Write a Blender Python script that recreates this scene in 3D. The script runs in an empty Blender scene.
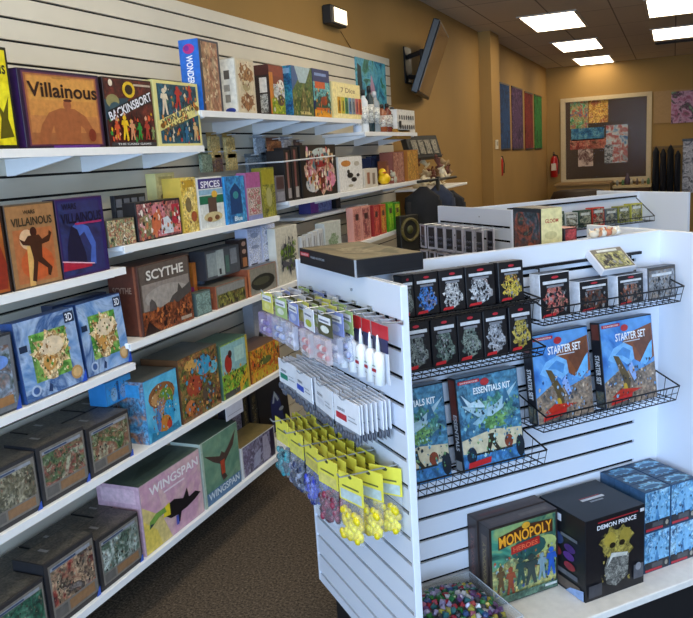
import bpy, bmesh, math, random
from math import sin, cos, radians, pi, atan, hypot, tan
from mathutils import Vector, Matrix, Euler
random.seed(7)
COL = bpy.context.scene.collection
# ------------------------------------------------------------ camera model
EYE = 1.7; FPX = 768.0; IW, IH = 693, 618
roll = atan(.063); pitch = atan(151/768); azm = radians(23.3)
FW = Vector((-sin(azm)*cos(pitch), cos(azm)*cos(pitch), -sin(pitch)))
r0 = Vector((cos(azm), sin(azm), 0)); u0 = r0.cross(FW)
RT = r0*cos(roll) - u0*sin(roll); UP = u0*cos(roll) + r0*sin(roll)
CAM = Vector((0, 0, EYE))
def ray(px, py): return FW + RT*((px-IW/2)/FPX) - UP*((py-IH/2)/FPX)
def on_x(px, py, x): d = ray(px, py); return CAM + d*(x/d.x)
def on_y(px, py, y): d = ray(px, py); return CAM + d*(y/d.y)
def on_z(px, py, z): d = ray(px, py); return CAM + d*((z-EYE)/d.z)
def along_px(P, D, px):      # t so that P+tD is seen in column px
    n = RT - FW*((px-IW/2)/FPX); return (CAM-P).dot(n)/D.dot(n)
def along_py(P, D, py):
    n = UP + FW*((py-IH/2)/FPX); return (CAM-P).dot(n)/D.dot(n)
# ------------------------------------------------------------ materials
def lin(c):
    c /= 255.0
    return c/12.92 if c <= .04045 else ((c+.055)/1.055)**2.4
def rgb(h):
    if isinstance(h, tuple): return tuple(h)+(1,) if len(h) == 3 else h
    h = h.lstrip('#'); return (lin(int(h[0:2], 16)), lin(int(h[2:4], 16)), lin(int(h[4:6], 16)), 1)
MATS = {}
def base_mat(name):
    m = bpy.data.materials.new(name); m.use_nodes = True
    nt = m.node_tree; b = nt.nodes['Principled BSDF']; return m, nt, b
def M(col, rough=.5, metal=0, spec=.5, var=.06, scale=30, coat=0, name=None):
    key = ('m', col, rough, metal, spec, var, scale, coat)
    if key in MATS: return MATS[key]
    m, nt, b = base_mat(name or 'surface_'+str(col).strip('#'))
    c = rgb(col)
    b.inputs['Roughness'].default_value = rough; b.inputs['Metallic'].default_value = metal
    b.inputs['Specular IOR Level'].default_value = spec; b.inputs['Coat Weight'].default_value = coat
    if var > 0:
        tc = nt.nodes.new('ShaderNodeTexCoord'); n = nt.nodes.new('ShaderNodeTexNoise')
        n.inputs['Scale'].default_value = scale; n.inputs['Detail'].default_value = 4
        nt.links.new(tc.outputs['Object'], n.inputs['Vector'])
        r = nt.nodes.new('ShaderNodeValToRGB')
        r.color_ramp.elements[0].position = .3; r.color_ramp.elements[1].position = .7
        r.color_ramp.elements[0].color = tuple(max(0, x*(1-var)) for x in c[:3])+(1,)
        r.color_ramp.elements[1].color = tuple(min(1, x*(1+var)) for x in c[:3])+(1,)
        nt.links.new(n.outputs['Fac'], r.inputs['Fac']); nt.links.new(r.outputs['Color'], b.inputs['Base Color'])
    else: b.inputs['Base Color'].default_value = c
    MATS[key] = m; return m
def art(pal, scale=22, seed=0, rough=.45, crisp=False, distort=1.2, stretch=(1, 1, 1)):
    """printed picture: noise bands through a palette"""
    key = ('a', tuple(pal), scale, seed, crisp, distort, stretch, rough)
    if key in MATS: return MATS[key]
    m, nt, b = base_mat('printed_picture'); b.inputs['Roughness'].default_value = rough
    b.inputs['Specular IOR Level'].default_value = .5
    tc = nt.nodes.new('ShaderNodeTexCoord'); mp = nt.nodes.new('ShaderNodeMapping')
    mp.inputs['Location'].default_value = (seed*3.17, seed*1.73, seed*2.31); mp.inputs['Scale'].default_value = stretch
    n = nt.nodes.new('ShaderNodeTexNoise'); n.inputs['Scale'].default_value = scale
    n.inputs['Detail'].default_value = 4; n.inputs['Roughness'].default_value = .6; n.inputs['Distortion'].default_value = distort
    r = nt.nodes.new('ShaderNodeValToRGB'); cr = r.color_ramp
    cr.interpolation = 'CONSTANT' if crisp else 'LINEAR'
    k = len(pal)
    while len(cr.elements) < k: cr.elements.new(.5)
    for i, c in enumerate(pal):
        cr.elements[i].position = .3 + .4*i/max(1, k-(0 if crisp else 1)); 
    for i, c in enumerate(pal): cr.elements[i].color = rgb(c)
    L = nt.links.new
    L(tc.outputs['Object'], mp.inputs['Vector']); L(mp.outputs['Vector'], n.inputs['Vector']); L(n.outputs['Fac'], r.inputs['Fac'])
    # finer patches of the same inks, set in by a hard edged mask, then fine tonal detail
    n2 = nt.nodes.new('ShaderNodeTexNoise'); n2.inputs['Scale'].default_value = scale*2.9; n2.inputs['Detail'].default_value = 3; n2.inputs['Distortion'].default_value = .6
    ofs = nt.nodes.new('ShaderNodeVectorMath'); ofs.operation = 'ADD'; ofs.inputs[1].default_value = (5.3, 9.1, 2.7)
    L(mp.outputs['Vector'], ofs.inputs[0]); L(ofs.outputs[0], n2.inputs['Vector'])
    r2 = nt.nodes.new('ShaderNodeValToRGB'); c2 = r2.color_ramp; c2.interpolation = 'CONSTANT'
    while len(c2.elements) < k: c2.elements.new(.5)
    for i in range(k): c2.elements[i].position = .3+.4*i/k
    for i in range(k): c2.elements[i].color = rgb(pal[(i*2+1) % k])
    L(n2.outputs['Fac'], r2.inputs['Fac'])
    n3 = nt.nodes.new('ShaderNodeTexNoise'); n3.inputs['Scale'].default_value = scale*1.7; n3.inputs['Detail'].default_value = 2
    L(ofs.outputs[0], n3.inputs['Vector']); mk = nt.nodes.new('ShaderNodeMapRange'); mk.inputs['From Min'].default_value = .47; mk.inputs['From Max'].default_value = .53; mk.inputs['To Max'].default_value = .12 if scale < 8 else .55
    L(n3.outputs['Fac'], mk.inputs['Value'])
    mx = nt.nodes.new('ShaderNodeMix'); mx.data_type = 'RGBA'; L(mk.outputs[0], mx.inputs[0]); L(r.outputs['Color'], mx.inputs[6]); L(r2.outputs['Color'], mx.inputs[7])
    n4 = nt.nodes.new('ShaderNodeTexNoise'); n4.inputs['Scale'].default_value = scale*7; n4.inputs['Detail'].default_value = 2; L(mp.outputs['Vector'], n4.inputs['Vector'])
    m4 = nt.nodes.new('ShaderNodeMapRange'); m4.inputs['From Min'].default_value = .35; m4.inputs['From Max'].default_value = .65; m4.inputs['To Min'].default_value = .9 if scale < 8 else .62; m4.inputs['To Max'].default_value = 1.08 if scale < 8 else 1.3; L(n4.outputs['Fac'], m4.inputs['Value'])
    vm = nt.nodes.new('ShaderNodeVectorMath'); vm.operation = 'SCALE'; L(mx.outputs[2], vm.inputs[0]); L(m4.outputs[0], vm.inputs['Scale'])
    L(vm.outputs[0], b.inputs['Base Color'])
    MATS[key] = m; return m
def ink(col): return M(col, .38, var=.16, scale=55) if isinstance(col, str) else col
def plastic(tint='#eef2f8', alpha=.3, rough=.12):
    key = ('p', tint, alpha)
    if key in MATS: return MATS[key]
    m, nt, b = base_mat('clear_plastic')
    b.inputs['Base Color'].default_value = rgb(tint); b.inputs['Roughness'].default_value = rough
    n = nt.nodes.new('ShaderNodeTexNoise'); n.inputs['Scale'].default_value = 60
    bp = nt.nodes.new('ShaderNodeBump'); bp.inputs['Strength'].default_value = .4; bp.inputs['Distance'].default_value = .004
    nt.links.new(n.outputs['Fac'], bp.inputs['Height']); nt.links.new(bp.outputs['Normal'], b.inputs['Normal'])
    tr = nt.nodes.new('ShaderNodeBsdfTransparent'); mx = nt.nodes.new('ShaderNodeMixShader'); mx.inputs[0].default_value = alpha
    out = nt.nodes['Material Output']
    nt.links.new(tr.outputs[0], mx.inputs[1]); nt.links.new(b.outputs[0], mx.inputs[2]); nt.links.new(mx.outputs[0], out.inputs[0])
    MATS[key] = m; return m
def emit(col, st):
    m, nt, b = base_mat('lit_diffuser')
    b.inputs['Base Color'].default_value = rgb(col); b.inputs['Emission Color'].default_value = rgb(col); b.inputs['Emission Strength'].default_value = st
    return m
def as_mat(m): return M(m, .4) if isinstance(m, str) else m
# ------------------------------------------------------------ mesh builder
TXT = {}
def text_geo(s, bold=.022):
    if (s, bold) in TXT: return TXT[(s, bold)]
    cu = bpy.data.curves.new('lettering', 'FONT'); cu.body = s; cu.offset = bold; cu.resolution_u = 3
    ob = bpy.data.objects.new('lettering', cu); COL.objects.link(ob); bpy.context.view_layer.update()
    me = bpy.data.meshes.new_from_object(ob.evaluated_get(bpy.context.evaluated_depsgraph_get()))
    vs = [(v.co.x, v.co.y) for v in me.vertices]; fs = [tuple(p.vertices) for p in me.polygons]
    bpy.data.objects.remove(ob); bpy.data.curves.remove(cu); bpy.data.meshes.remove(me)
    xs = [v[0] for v in vs]; ys = [v[1] for v in vs]; x0, x1, y0, y1 = min(xs), max(xs), min(ys), max(ys)
    TXT[(s, bold)] = ([((x-x0)/(x1-x0)-.5, (y-y0)/(y1-y0)-.5) for x, y in vs], fs); return TXT[(s, bold)]
class MB:
    def __init__(self): self.bm = bmesh.new(); self.mats = []
    def mi(self, m):
        m = as_mat(m)
        if m not in self.mats: self.mats.append(m)
        return self.mats.index(m)
    def faces(self, vs, fs, m, smooth=False):
        k = self.mi(m); bv = [self.bm.verts.new(v) for v in vs]
        for f in fs:
            try: fc = self.bm.faces.new([bv[i] for i in f])
            except ValueError: continue
            fc.material_index = k; fc.smooth = smooth
        return bv
    def box(self, x0, y0, z0, x1, y1, z1, m, bev=0):
        k = self.mi(m)
        g = bmesh.ops.create_cube(self.bm, size=1)['verts']
        for v in g: v.co = Vector((x0+(v.co.x+.5)*(x1-x0), y0+(v.co.y+.5)*(y1-y0), z0+(v.co.z+.5)*(z1-z0)))
        fs = {f for v in g for f in v.link_faces}
        for f in fs: f.material_index = k
        if bev:
            es = list({e for v in g for e in v.link_edges})
            r = bmesh.ops.bevel(self.bm, geom=es, offset=bev, segments=1, affect='EDGES')
            for f in r['faces']: f.material_index = k
        return self
    def tube(self, p0, p1, r, m, n=6, r1=None):
        p0, p1 = Vector(p0), Vector(p1); d = p1-p0
        if d.length < 1e-6: return self
        q = d.to_track_quat('Z', 'Y'); r1 = r if r1 is None else r1
        vs = [p0+q@Vector((cos(2*pi*i/n)*r, sin(2*pi*i/n)*r, 0)) for i in range(n)] + [p1+q@Vector((cos(2*pi*i/n)*r1, sin(2*pi*i/n)*r1, 0)) for i in range(n)]
        fs = [(i, (i+1) % n, n+(i+1) % n, n+i) for i in range(n)] + [tuple(range(n))[::-1], tuple(range(n, 2*n))]
        self.faces(vs, fs, m, n > 6); return self
    def path(self, pts, r, m, n=6):
        for a, b in zip(pts, pts[1:]): self.tube(a, b, r, m, n)
        return self
    def lathe(self, prof, m, c=(0, 0, 0), n=16, sy=1):
        vs = []; fs = []
        for r, z in prof:
            for i in range(n): vs.append((c[0]+cos(2*pi*i/n)*r, c[1]+sin(2*pi*i/n)*r*sy, c[2]+z))
        for j in range(len(prof)-1):
            for i in range(n): fs.append((j*n+i, j*n+(i+1) % n, (j+1)*n+(i+1) % n, (j+1)*n+i))
        fs.append(tuple(range(n))[::-1]); k = (len(prof)-1)*n; fs.append(tuple(range(k, k+n)))
        self.faces(vs, fs, m, True); return self
    def ball(self, c, r, m, seg=10, sx=1, sy=1, sz=1, rot=None):
        prof = []; k = seg//2+1
        vs = []; fs = []; n = seg
        R_ = rot.to_matrix() if rot else Matrix.Identity(3)
        for j in range(k+1):
            a = pi*j/k
            for i in range(n):
                b = 2*pi*i/n; vs.append(Vector(c)+R_@Vector((r*sx*sin(a)*cos(b), r*sy*sin(a)*sin(b), -r*sz*cos(a))))
        for j in range(k):
            for i in range(n): fs.append((j*n+i, j*n+(i+1) % n, (j+1)*n+(i+1) % n, (j+1)*n+i))
        self.faces(vs, fs, m, True); return self
    def prism(self, pts, y0, y1, m):       # polygon in XZ extruded along Y
        n = len(pts); vs = [(x, y0, z) for x, z in pts]+[(x, y1, z) for x, z in pts]
        fs = [tuple(range(n)), tuple(range(n, 2*n))[::-1]]+[(i, n+i, n+(i+1) % n, (i+1) % n) for i in range(n)]
        self.faces(vs, fs, m); return self
    def flat(self, fn, ops, W, H):
        """printing laid on one face; fn(u,v,e) gives the point"""
        e = .0005
        for op in ops:
            k = op[0]; op = tuple(op[:-1])+(ink(op[-1]) if k != 't' else op[-1],)
            if k == 'r':
                _, a, b, c, d, m = op; self.faces([fn(a, b, e), fn(c, b, e), fn(c, d, e), fn(a, d, e)], [(0, 1, 2, 3)], m)
            elif k == 'p':
                _, pts, m = op; self.faces([fn(u, v, e) for u, v in pts], [tuple(range(len(pts)))], m)
            elif k == 'e':
                _, cx, cy, rx, ry, m = op; n = 14
                if m.name.startswith('printed'):      # a drawn figure: ragged outline
                    n = 26; q = random.Random(int(cx*991+cy*577+rx*313)); kk = [1+q.uniform(-.3, .18) for _ in range(n)]
                else: kk = [1]*n
                pts = [fn(cx+rx*kk[i]*cos(2*pi*i/n), cy+ry*kk[i]*sin(2*pi*i/n), e) for i in range(n)]
                self.faces([fn(cx, cy, e)]+pts, [(0, i+1, (i+1) % n+1) for i in range(n)], m)
            elif k == 'c':                            # small drawn details
                _, a, b, c, d, n, s, cols, sd, m = op; q = random.Random(sd)
                for _i in range(n):
                    u, v = q.uniform(a, c), q.uniform(b, d); z_ = s*q.uniform(.5, 1.4); t0 = q.uniform(0, 6.3); kx = q.choice((3, 4, 5))
                    pp = [(u+z_*q.uniform(.5, 1)*cos(t0+2*pi*i/kx), v+z_*q.uniform(.6, 1.5)*(W/H)*sin(t0+2*pi*i/kx)) for i in range(kx)]
                    pp = [(min(.98, max(.02, x)), min(.98, max(.02, y))) for x, y in pp]
                    self.faces([fn(x, y, e+.00001*_i) for x, y in pp], [tuple(range(kx))], ink(q.choice(cols)))
            elif k == 't':
                _, s, cx, cy, w, h, rot, m = op
                vs, fs = text_geo(s); a = radians(rot); 
                pts = []
                for x, y in vs:
                    X, Y = x*w*W, y*h*H
                    if abs(rot) > 60: X, Y = x*w*H, y*h*W
                    pts.append(fn(cx+(X*cos(a)-Y*sin(a))/W, cy+(X*sin(a)+Y*cos(a))/H, e))
                self.faces(pts, fs, m)
            e += .00035
    def build(self, name, parent=None, loc=None, rot=None):
        me = bpy.data.meshes.new(name)
        bmesh.ops.recalc_face_normals(self.bm, faces=self.bm.faces) if False else None
        self.bm.to_mesh(me); self.bm.free()
        for m in self.mats: me.materials.append(m)
        o = bpy.data.objects.new(name, me); COL.objects.link(o)
        if parent: o.parent = parent
        if loc is not None: o.location = loc
        if rot is not None: o.rotation_euler = rot
        return o
def tag(o, label, cat, group=None, kind=None):
    if label: o['label'] = label
    if cat: o['category'] = cat
    if group: o['group'] = group
    if kind: o['kind'] = kind
    return o
def thing(name, label, cat, loc=(0, 0, 0), rz=0, group=None):
    o = bpy.data.objects.new(name, None); COL.objects.link(o); o.empty_display_size = .05
    o.location = loc; o.rotation_euler = (0, 0, rz); return tag(o, label, cat, group)
KIDS = {}
def dup(o, loc=None, rz=None, label=None, group=None, parent=None):
    c = o.copy(); COL.objects.link(c)
    if parent: c.parent = parent
    for ch in [x for x in bpy.data.objects if x.parent == o]: dup(ch, parent=c)
    if loc is not None: c.location = loc
    if rz is not None: c.rotation_euler = (0, 0, rz)
    if label: c['label'] = label
    if group: c['group'] = group
    return c
def struct(o): o['kind'] = 'structure'; return o
# ------------------------------------------------------------ boxes with printed faces
ALL = (.05, .05, .95, .95)
BUSY = [  # covers crowded with small drawn details
 ('dark maroon game box', 90, .03, (.05, .1, .95, .5), ['#c8502c', '#e0b820', '#2e8a38', '#2a1414', '#d8a080', '#5a2018', '#1c1414', '#8a3020']),
 ('cream bordered game box with', 110, .03, (.1, .06, .92, .92), ['#b03028', '#142a3c', '#d8ccb4', '#24607a', '#101c28', '#c8843c', '#3a6a5a']),
 ('under a giant mushroom', 130, .022, (.14, .06, .86, .85), ['#8a5a34', '#3a78b0', '#6a8a30', '#c88a40', '#d8c8a0', '#2a4a6a', '#b8402c', '#5ab0d0', '#403020']),
 ('crowded with dragons', 190, .026, ALL, ['#5a2c1c', '#a0602c', '#d0a050', '#3a2c20', '#3a8ab0', '#7a8a3a', '#b04a2c', '#241c18', '#c88848']),
 ('with a red parrot', 90, .03, (.05, .05, .9, .5), ['#2c5a20', '#8ab03a', '#c8c040', '#3a3c2c', '#d8a030', '#5a3a24']),
 ('jungle game box, right', 100, .035, ALL, ['#8a3a18', '#e0a02c', '#5a6a24', '#c8501c', '#3c2818', '#d8c050']),
 ('blue dragon box', 110, .02, (.04, .05, .96, .5), ['#3a4450', '#6a7484', '#8ab0d8', '#2c4a78', '#7a5a44', '#a89484', '#1e2630', '#5a94cc', '#c8b8a4', '#48382c']),
 ('blue green box with', 150, .02, (.04, .12, .96, .75), ['#24506a', '#4a8ab0', '#8ac0c8', '#2f5c50', '#5c8c5c', '#1c3440', '#a8ccd0', '#386c84', '#7aa070']),
 ('red banner and a crowd of adv', 130, .02, (.05, .08, .95, .6), ['#3c2c20', '#8a5a34', '#c0b060', '#205048', '#6a9070', '#1c2c2c', '#a84830', '#88a0a8', '#d8cc88', '#2c4c88']),
 ('gold skull faced', 90, .03, (.26, .14, .76, .84), ['#14141a', '#8a7c38', '#4c4424', '#b8a860', '#241f14', '#6a6030', '#30302c']),
 ('round pink and cream', 120, .035, (.12, .1, .88, .9), ['#c86a5a', '#e0c8a0', '#7a2c2c', '#d898a8', '#5a7a80', '#3c2420', '#e8dcc8', '#b08040']),
 ('black framed comic box', 90, .035, ALL, ['#2a2024', '#d8a0a0', '#b04a4c', '#e0d8d0', '#6a6a50', '#c87a50']),
 ('forest adventure', 60, .04, (.1, .05, .95, .6), ['#2a3a20', '#6a7a38', '#8a8448', '#384a28', '#a89a60']),
 ('orange landscape box', 50, .04, (.05, .05, .95, .6), ['#2e5040', '#c8601c', '#3a86a0', '#e0981c', '#5a2c20', '#7ac0b8']),
 ('red, white and lime', 40, .05, (.1, .05, .95, .7), ['#d8d4cc', '#6a8a1c', '#5a3020', '#c8c838', '#a84a30']),
 ('with a slanting white title', 60, .03, ALL, ['#c8502c', '#e0b820']),
 ('tan cover', 60, .05, (.1, .05, .9, .95), ['#8a6a4c', '#c8a880', '#6a4a3c', '#a0705a', '#d0bc9c']),
 ('brown curled pattern', 60, .05, (.15, .06, .9, .94), ['#8a5c34', '#c8a878', '#6a4028', '#dccdb0', '#a8744a']),
 ('pictured castle', 90, .022, (.22, .24, .8, .78), ['#6a4a28', '#e0c898', '#5a9a40', '#a87c48', '#3c5a28', '#c89c60', '#f0e4c8']),
 ('dark castle cluster', 60, .04, (.18, .2, .84, .8), ['#3a3a44', '#5a5a66', '#7a9a34', '#2c2c34', '#8a8a88']),
 ('deck box', 55, .02, (.1, .32, .9, .82), ['#2c2c28', '#6a6a58', '#a09c88', '#40443c', '#7a6250']),
 ('ruined landscape', 70, .03, (.03, .04, .97, .34), ['#3a1c14', '#8a4a28', '#c07038', '#5a2c1c', '#2a1814', '#a86038']),
 ('meadow picture', 60, .035, (.06, .06, .9, .55), ['#2a2c1c', '#6a6a30', '#8a8a40', '#3a2018', '#a09a50']),
 ('light blue figure box', 50, .05, (.06, .26, .94, .95), ['#8ac0e0', '#3a78a8', '#a8d0e8', '#24486c', '#5a9ac8']),
 ('figure box', 46, .05, (.16, .14, .84, .64), ['#16171c', '#2a2c30', '#4a4c50', '#1c1d22', '#8a8c90']),
 ('comic card set', 80, .04, ALL, ['#2a3028', '#c8b890', '#a05a44', '#d8d4c0', '#5a6a40']),
 ('golden yellow tall', 40, .05, ALL, ['#a88430', '#e8d488', '#7a6a48', '#c89a40']),
]
def game_box(name, label, cat, loc, rz, w, h, d, body, front=(), left=(), top=(), right=(), group=None, lean=0, bev=.0012, seam=None, sides=None):
    mb = MB(); mb.box(-w/2, 0, 0, w/2, d, h, body, bev)
    front = list(front)
    for key, n, s, rg, cols in BUSY:
        if key in label:
            k = next((i for i, o_ in enumerate(front) if o_[0] == 't'), len(front))
            front.insert(k, ('c',)+rg+(n, s, cols, len(label)*7+n, '#808080')); break
    mb.flat(lambda u, v, e: (-w/2+u*w, -e, v*h), front, w, h)
    mb.flat(lambda u, v, e: (-w/2-e, d-u*d, v*h), left, d, h)
    mb.flat(lambda u, v, e: (w/2+e, u*d, v*h), right, d, h)
    mb.flat(lambda u, v, e: (-w/2+u*w, v*d, h+e), top, w, d)
    if lean:
        R_ = Matrix.Rotation(-radians(lean), 4, 'X'); T = Matrix.Translation((0, d, 0))
        bmesh.ops.transform(mb.bm, matrix=T@R_@T.inverted(), verts=mb.bm.verts)
    o = mb.build(name, None, loc, (0, 0, rz)); return tag(o, label, cat, group)
WX = -2.1; SHELF_D = .30; FX = WX+SHELF_D
def wall_box(label, z, pl, pr, pt, d, body, front=(), left=(), top=(), setback=.015, name='game_box', cat='game box', group=None, lean=0, h=None, w=None, **k):
    x = FX-setback; P = Vector((x, 0, z)); D = Vector((0, 1, 0))
    y0 = along_px(P, D, pl); y1 = y0+w if w else along_px(P, D, pr)
    if h is None: h = along_py(Vector((x, y0, 0)), Vector((0, 0, 1)), pt)-z
    return game_box(name, label, cat, (x, (y0+y1)/2, z), pi/2, abs(y1-y0)-.002, h, d, body, front, left, top, group=group, lean=lean, **k)
def fig(cx, b, h, m, wd=.5):
    w = h*wd
    return [('e', cx, b+h*.9, w*.2, h*.1, m), ('p', [(cx-w*.42, b+h*.62), (cx-w*.3, b+h*.8), (cx+w*.3, b+h*.8), (cx+w*.45, b+h*.55), (cx+w*.2, b+h*.6), (cx+w*.22, b+h*.4), (cx+w*.32, b), (cx+w*.14, b), (cx, b+h*.35), (cx-w*.18, b), (cx-w*.34, b), (cx-w*.2, b+h*.42), (cx-w*.2, b+h*.6)], m)]
# ------------------------------------------------------------ the room
WHITE = M('#dcd5c4', .45, var=.03, scale=6); SHELFW = M('#eef0f2', .4, var=.02)
GROOVE = M('#191614', .8); PANEL = M('#dfe6f3', .42, var=.015, scale=3)  # GROOVE: shade inside the slat grooves put into a dark backing colour
AMBER = M('#a17d43', .8, var=.08, scale=1.2); AMBER2 = M('#a8763a', .8, var=.1, scale=1.2)
def carpet():
    m, nt, b = base_mat('carpet'); b.inputs['Roughness'].default_value = .95; b.inputs['Specular IOR Level'].default_value = .1
    tc = nt.nodes.new('ShaderNodeTexCoord'); n = nt.nodes.new('ShaderNodeTexNoise'); n.inputs['Scale'].default_value = 95; n.inputs['Detail'].default_value = 5; n.inputs['Roughness'].default_value = .75
    r = nt.nodes.new('ShaderNodeValToRGB'); cr = r.color_ramp; cr.elements.new(.5)
    for e, (p, c) in zip(cr.elements, [(.34, '#2e2822'), (.5, '#574c40'), (.68, '#837564')]): e.position = p; e.color = rgb(c)
    bp = nt.nodes.new('ShaderNodeBump'); bp.inputs['Strength'].default_value = .6; bp.inputs['Distance'].default_value = .004
    nt.links.new(tc.outputs['Object'], n.inputs['Vector']); nt.links.new(n.outputs['Fac'], r.inputs['Fac']); nt.links.new(r.outputs['Color'], b.inputs['Base Color'])
    nt.links.new(n.outputs['Fac'], bp.inputs['Height']); nt.links.new(bp.outputs['Normal'], b.inputs['Normal']); return m
def tiles():
    m, nt, b = base_mat('ceiling_tile'); b.inputs['Roughness'].default_value = .95
    tc = nt.nodes.new('ShaderNodeTexCoord'); mp = nt.nodes.new('ShaderNodeMapping'); mp.inputs['Location'].default_value = (.27, .0, 0)
    mp.inputs['Rotation'].default_value = (0, 0, pi/2)
    br = nt.nodes.new('ShaderNodeTexBrick'); br.offset = 0; br.inputs['Scale'].default_value = 1; br.inputs['Brick Width'].default_value = 1.22; br.inputs['Row Height'].default_value = .61
    br.inputs['Mortar Size'].default_value = .008; br.inputs['Color1'].default_value = rgb('#cfc4b2'); br.inputs['Color2'].default_value = rgb('#c8bcaa'); br.inputs['Mortar'].default_value = rgb('#80766a')
    nt.links.new(tc.outputs['Object'], mp.inputs['Vector']); nt.links.new(mp.outputs['Vector'], br.inputs['Vector']); nt.links.new(br.outputs['Color'], b.inputs['Base Color']); return m
YB = 14.6; CZ = 3.04; XR = 5.2; YF = -3.2
def slab(name, a, b, m): mb = MB(); mb.box(*a, *b, m); return struct(mb.build(name))
slab('floor', (-2.12, YF, -.05), (XR, YB, 0), carpet())
slab('ceiling', (-2.12, YF, CZ), (XR, YB, CZ+.05), tiles())
mb = MB(); mb.box(-2.22, YF, 0, -2.12, YB, CZ, AMBER); struct(mb.build('wall_left'))
mb = MB(); mb.box(-2.12, 9.3, 0, -1.98, 9.78, CZ, AMBER); struct(mb.build('trim_1'))
slab('wall_right', (XR, YF, 0), (XR+.1, YB, CZ), AMBER)
# back wall with the wide interior window and the opening beside it
mb = MB()
wx0, wx1, wz0, wz1 = -1.80, -.42, 1.06, 2.42
mb.box(-2.12, YB, 0, wx0, YB+.1, CZ, AMBER); mb.box(wx0, YB, 0, wx1, YB+.1, wz0, AMBER); mb.box(wx0, YB, wz1, wx1, YB+.1, CZ, AMBER); mb.box(wx1, YB, 0, XR, YB+.1, CZ, AMBER)
struct(mb.build('wall_back'))
mb = MB(); mb.box(wx0-.3, YB+1.3, .3, wx1+.3, YB+1.35, CZ, M('#6a4a2c', .8, var=.1, scale=2)); mb.box(wx0-.3, YB+.1, .95, wx1+.3, YB+1.3, 1.0, M('#4a3424', .8)); struct(mb.build('trim_4'))
WFR = M('#c9b48c', .6)
mb = MB()
for a in [(wx0-.07, wz0-.08, wx0+.01, wz1+.07), (wx1-.01, wz0-.3, wx1+.07, wz1+.07)]: mb.box(a[0], YB-.03, a[1], a[2], YB+.06, a[3], WFR)
mb.box(wx0, YB-.03, wz1, wx1, YB+.06, wz1+.07, WFR); mb.box(wx0, YB-.05, wz0-.08, wx1, YB+.06, wz0, WFR)
o = struct(mb.build('window_1'))
mb = MB(); mb.box(wx0, YB+.03, wz0, wx1, YB+.036, wz1, plastic('#2a1e14', .12, .05)); g = mb.build('pane', o)
# lighter strip of wall right of the window, a rail above the coats
mb = MB(); mb.box(wx1+.1, YB-.02, 1.95, XR, YB, 2.48, M('#a8865a', .8)); mb.box(wx1+.1, YB-.03, 1.52, XR, YB-.001, 1.56, M('#7b6038', .7)); struct(mb.build('trim_2'))
# shopfront behind the camera: low sill and mullions, open to the daylight
mb = MB(); mb.box(-2.12, YF-.1, 0, XR, YF, .35, AMBER); mb.box(-2.12, YF-.1, 2.85, XR, YF, CZ, AMBER)
for x in (-2.12, -.3, 1.5, 3.3, XR-.08): mb.box(x, YF-.1, .35, x+.08, YF, 2.85, M('#b9bcc0', .4, 1))
struct(mb.build('wall_front'))
# ------------------------------------------------------------ slatwall on the left
def slat_rows(mb, fn, L, zs0, z0, z1, m, t=.012, gap=.009):
    """boards between grooves; fn(s0,z0,s1,z1,t) adds a board"""
    g = zs0
    while g-.0762 > z0: g -= .0762
    gs = []
    while g < z1: gs.append(g); g += .0762
    lo = z0
    for g in gs+[z1+gap/2]:
        hi = min(z1, g-gap/2)
        if hi-lo > .004: fn(0, lo, L, hi)
        lo = g+gap/2
mb = MB(); SY0, SY1 = .3, 6.05
mb.box(-2.12, SY0, .1, -2.112, SY1, 2.448, GROOVE)
slat_rows(mb, lambda a, b, c, d: mb.box(-2.112, SY0, b, -2.1, SY1, d, WHITE), 1, 2.0875, .1, 2.45, WHITE)
sw = mb.build('slatwall'); tag(sw, 'long off-white slatted display wall with horizontal grooves carrying all the shelves', 'wall panel')
mb = MB(); mb.box(-2.12, SY0, .002, -2.08, SY1, .098, M('#20232a', .6)); tag(mb.build('foot_shade'), 'dark strip standing in for shade along the foot of the slatted wall', 'base')  # added dark strip in place of the shadow under the lowest shelf
def shelf(label, z, y0, y1, br, d=SHELF_D, group='white shelves on the slatted wall'):
    t = thing('wall_shelf', label, 'shelf', (-2.1, (y0+y1)/2, z), 0, group); yc = (y0+y1)/2
    mb = MB(); mb.box(.001, y0-yc, -.02, d, y1-yc, 0, SHELFW, .003); mb.box(d-.006, y0-yc, -.026, d+.001, y1-yc, -.001, SHELFW); mb.build('board', t)
    for b in br:
        mb = MB(); mb.prism([(.001, -.021), (d-.012, -.021), (d-.012, -.03), (.03, -.078), (.001, -.078)], b-yc-.006, b-yc+.006, SHELFW)
        mb.build('bracket', t)
    return t
SH = {}
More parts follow.
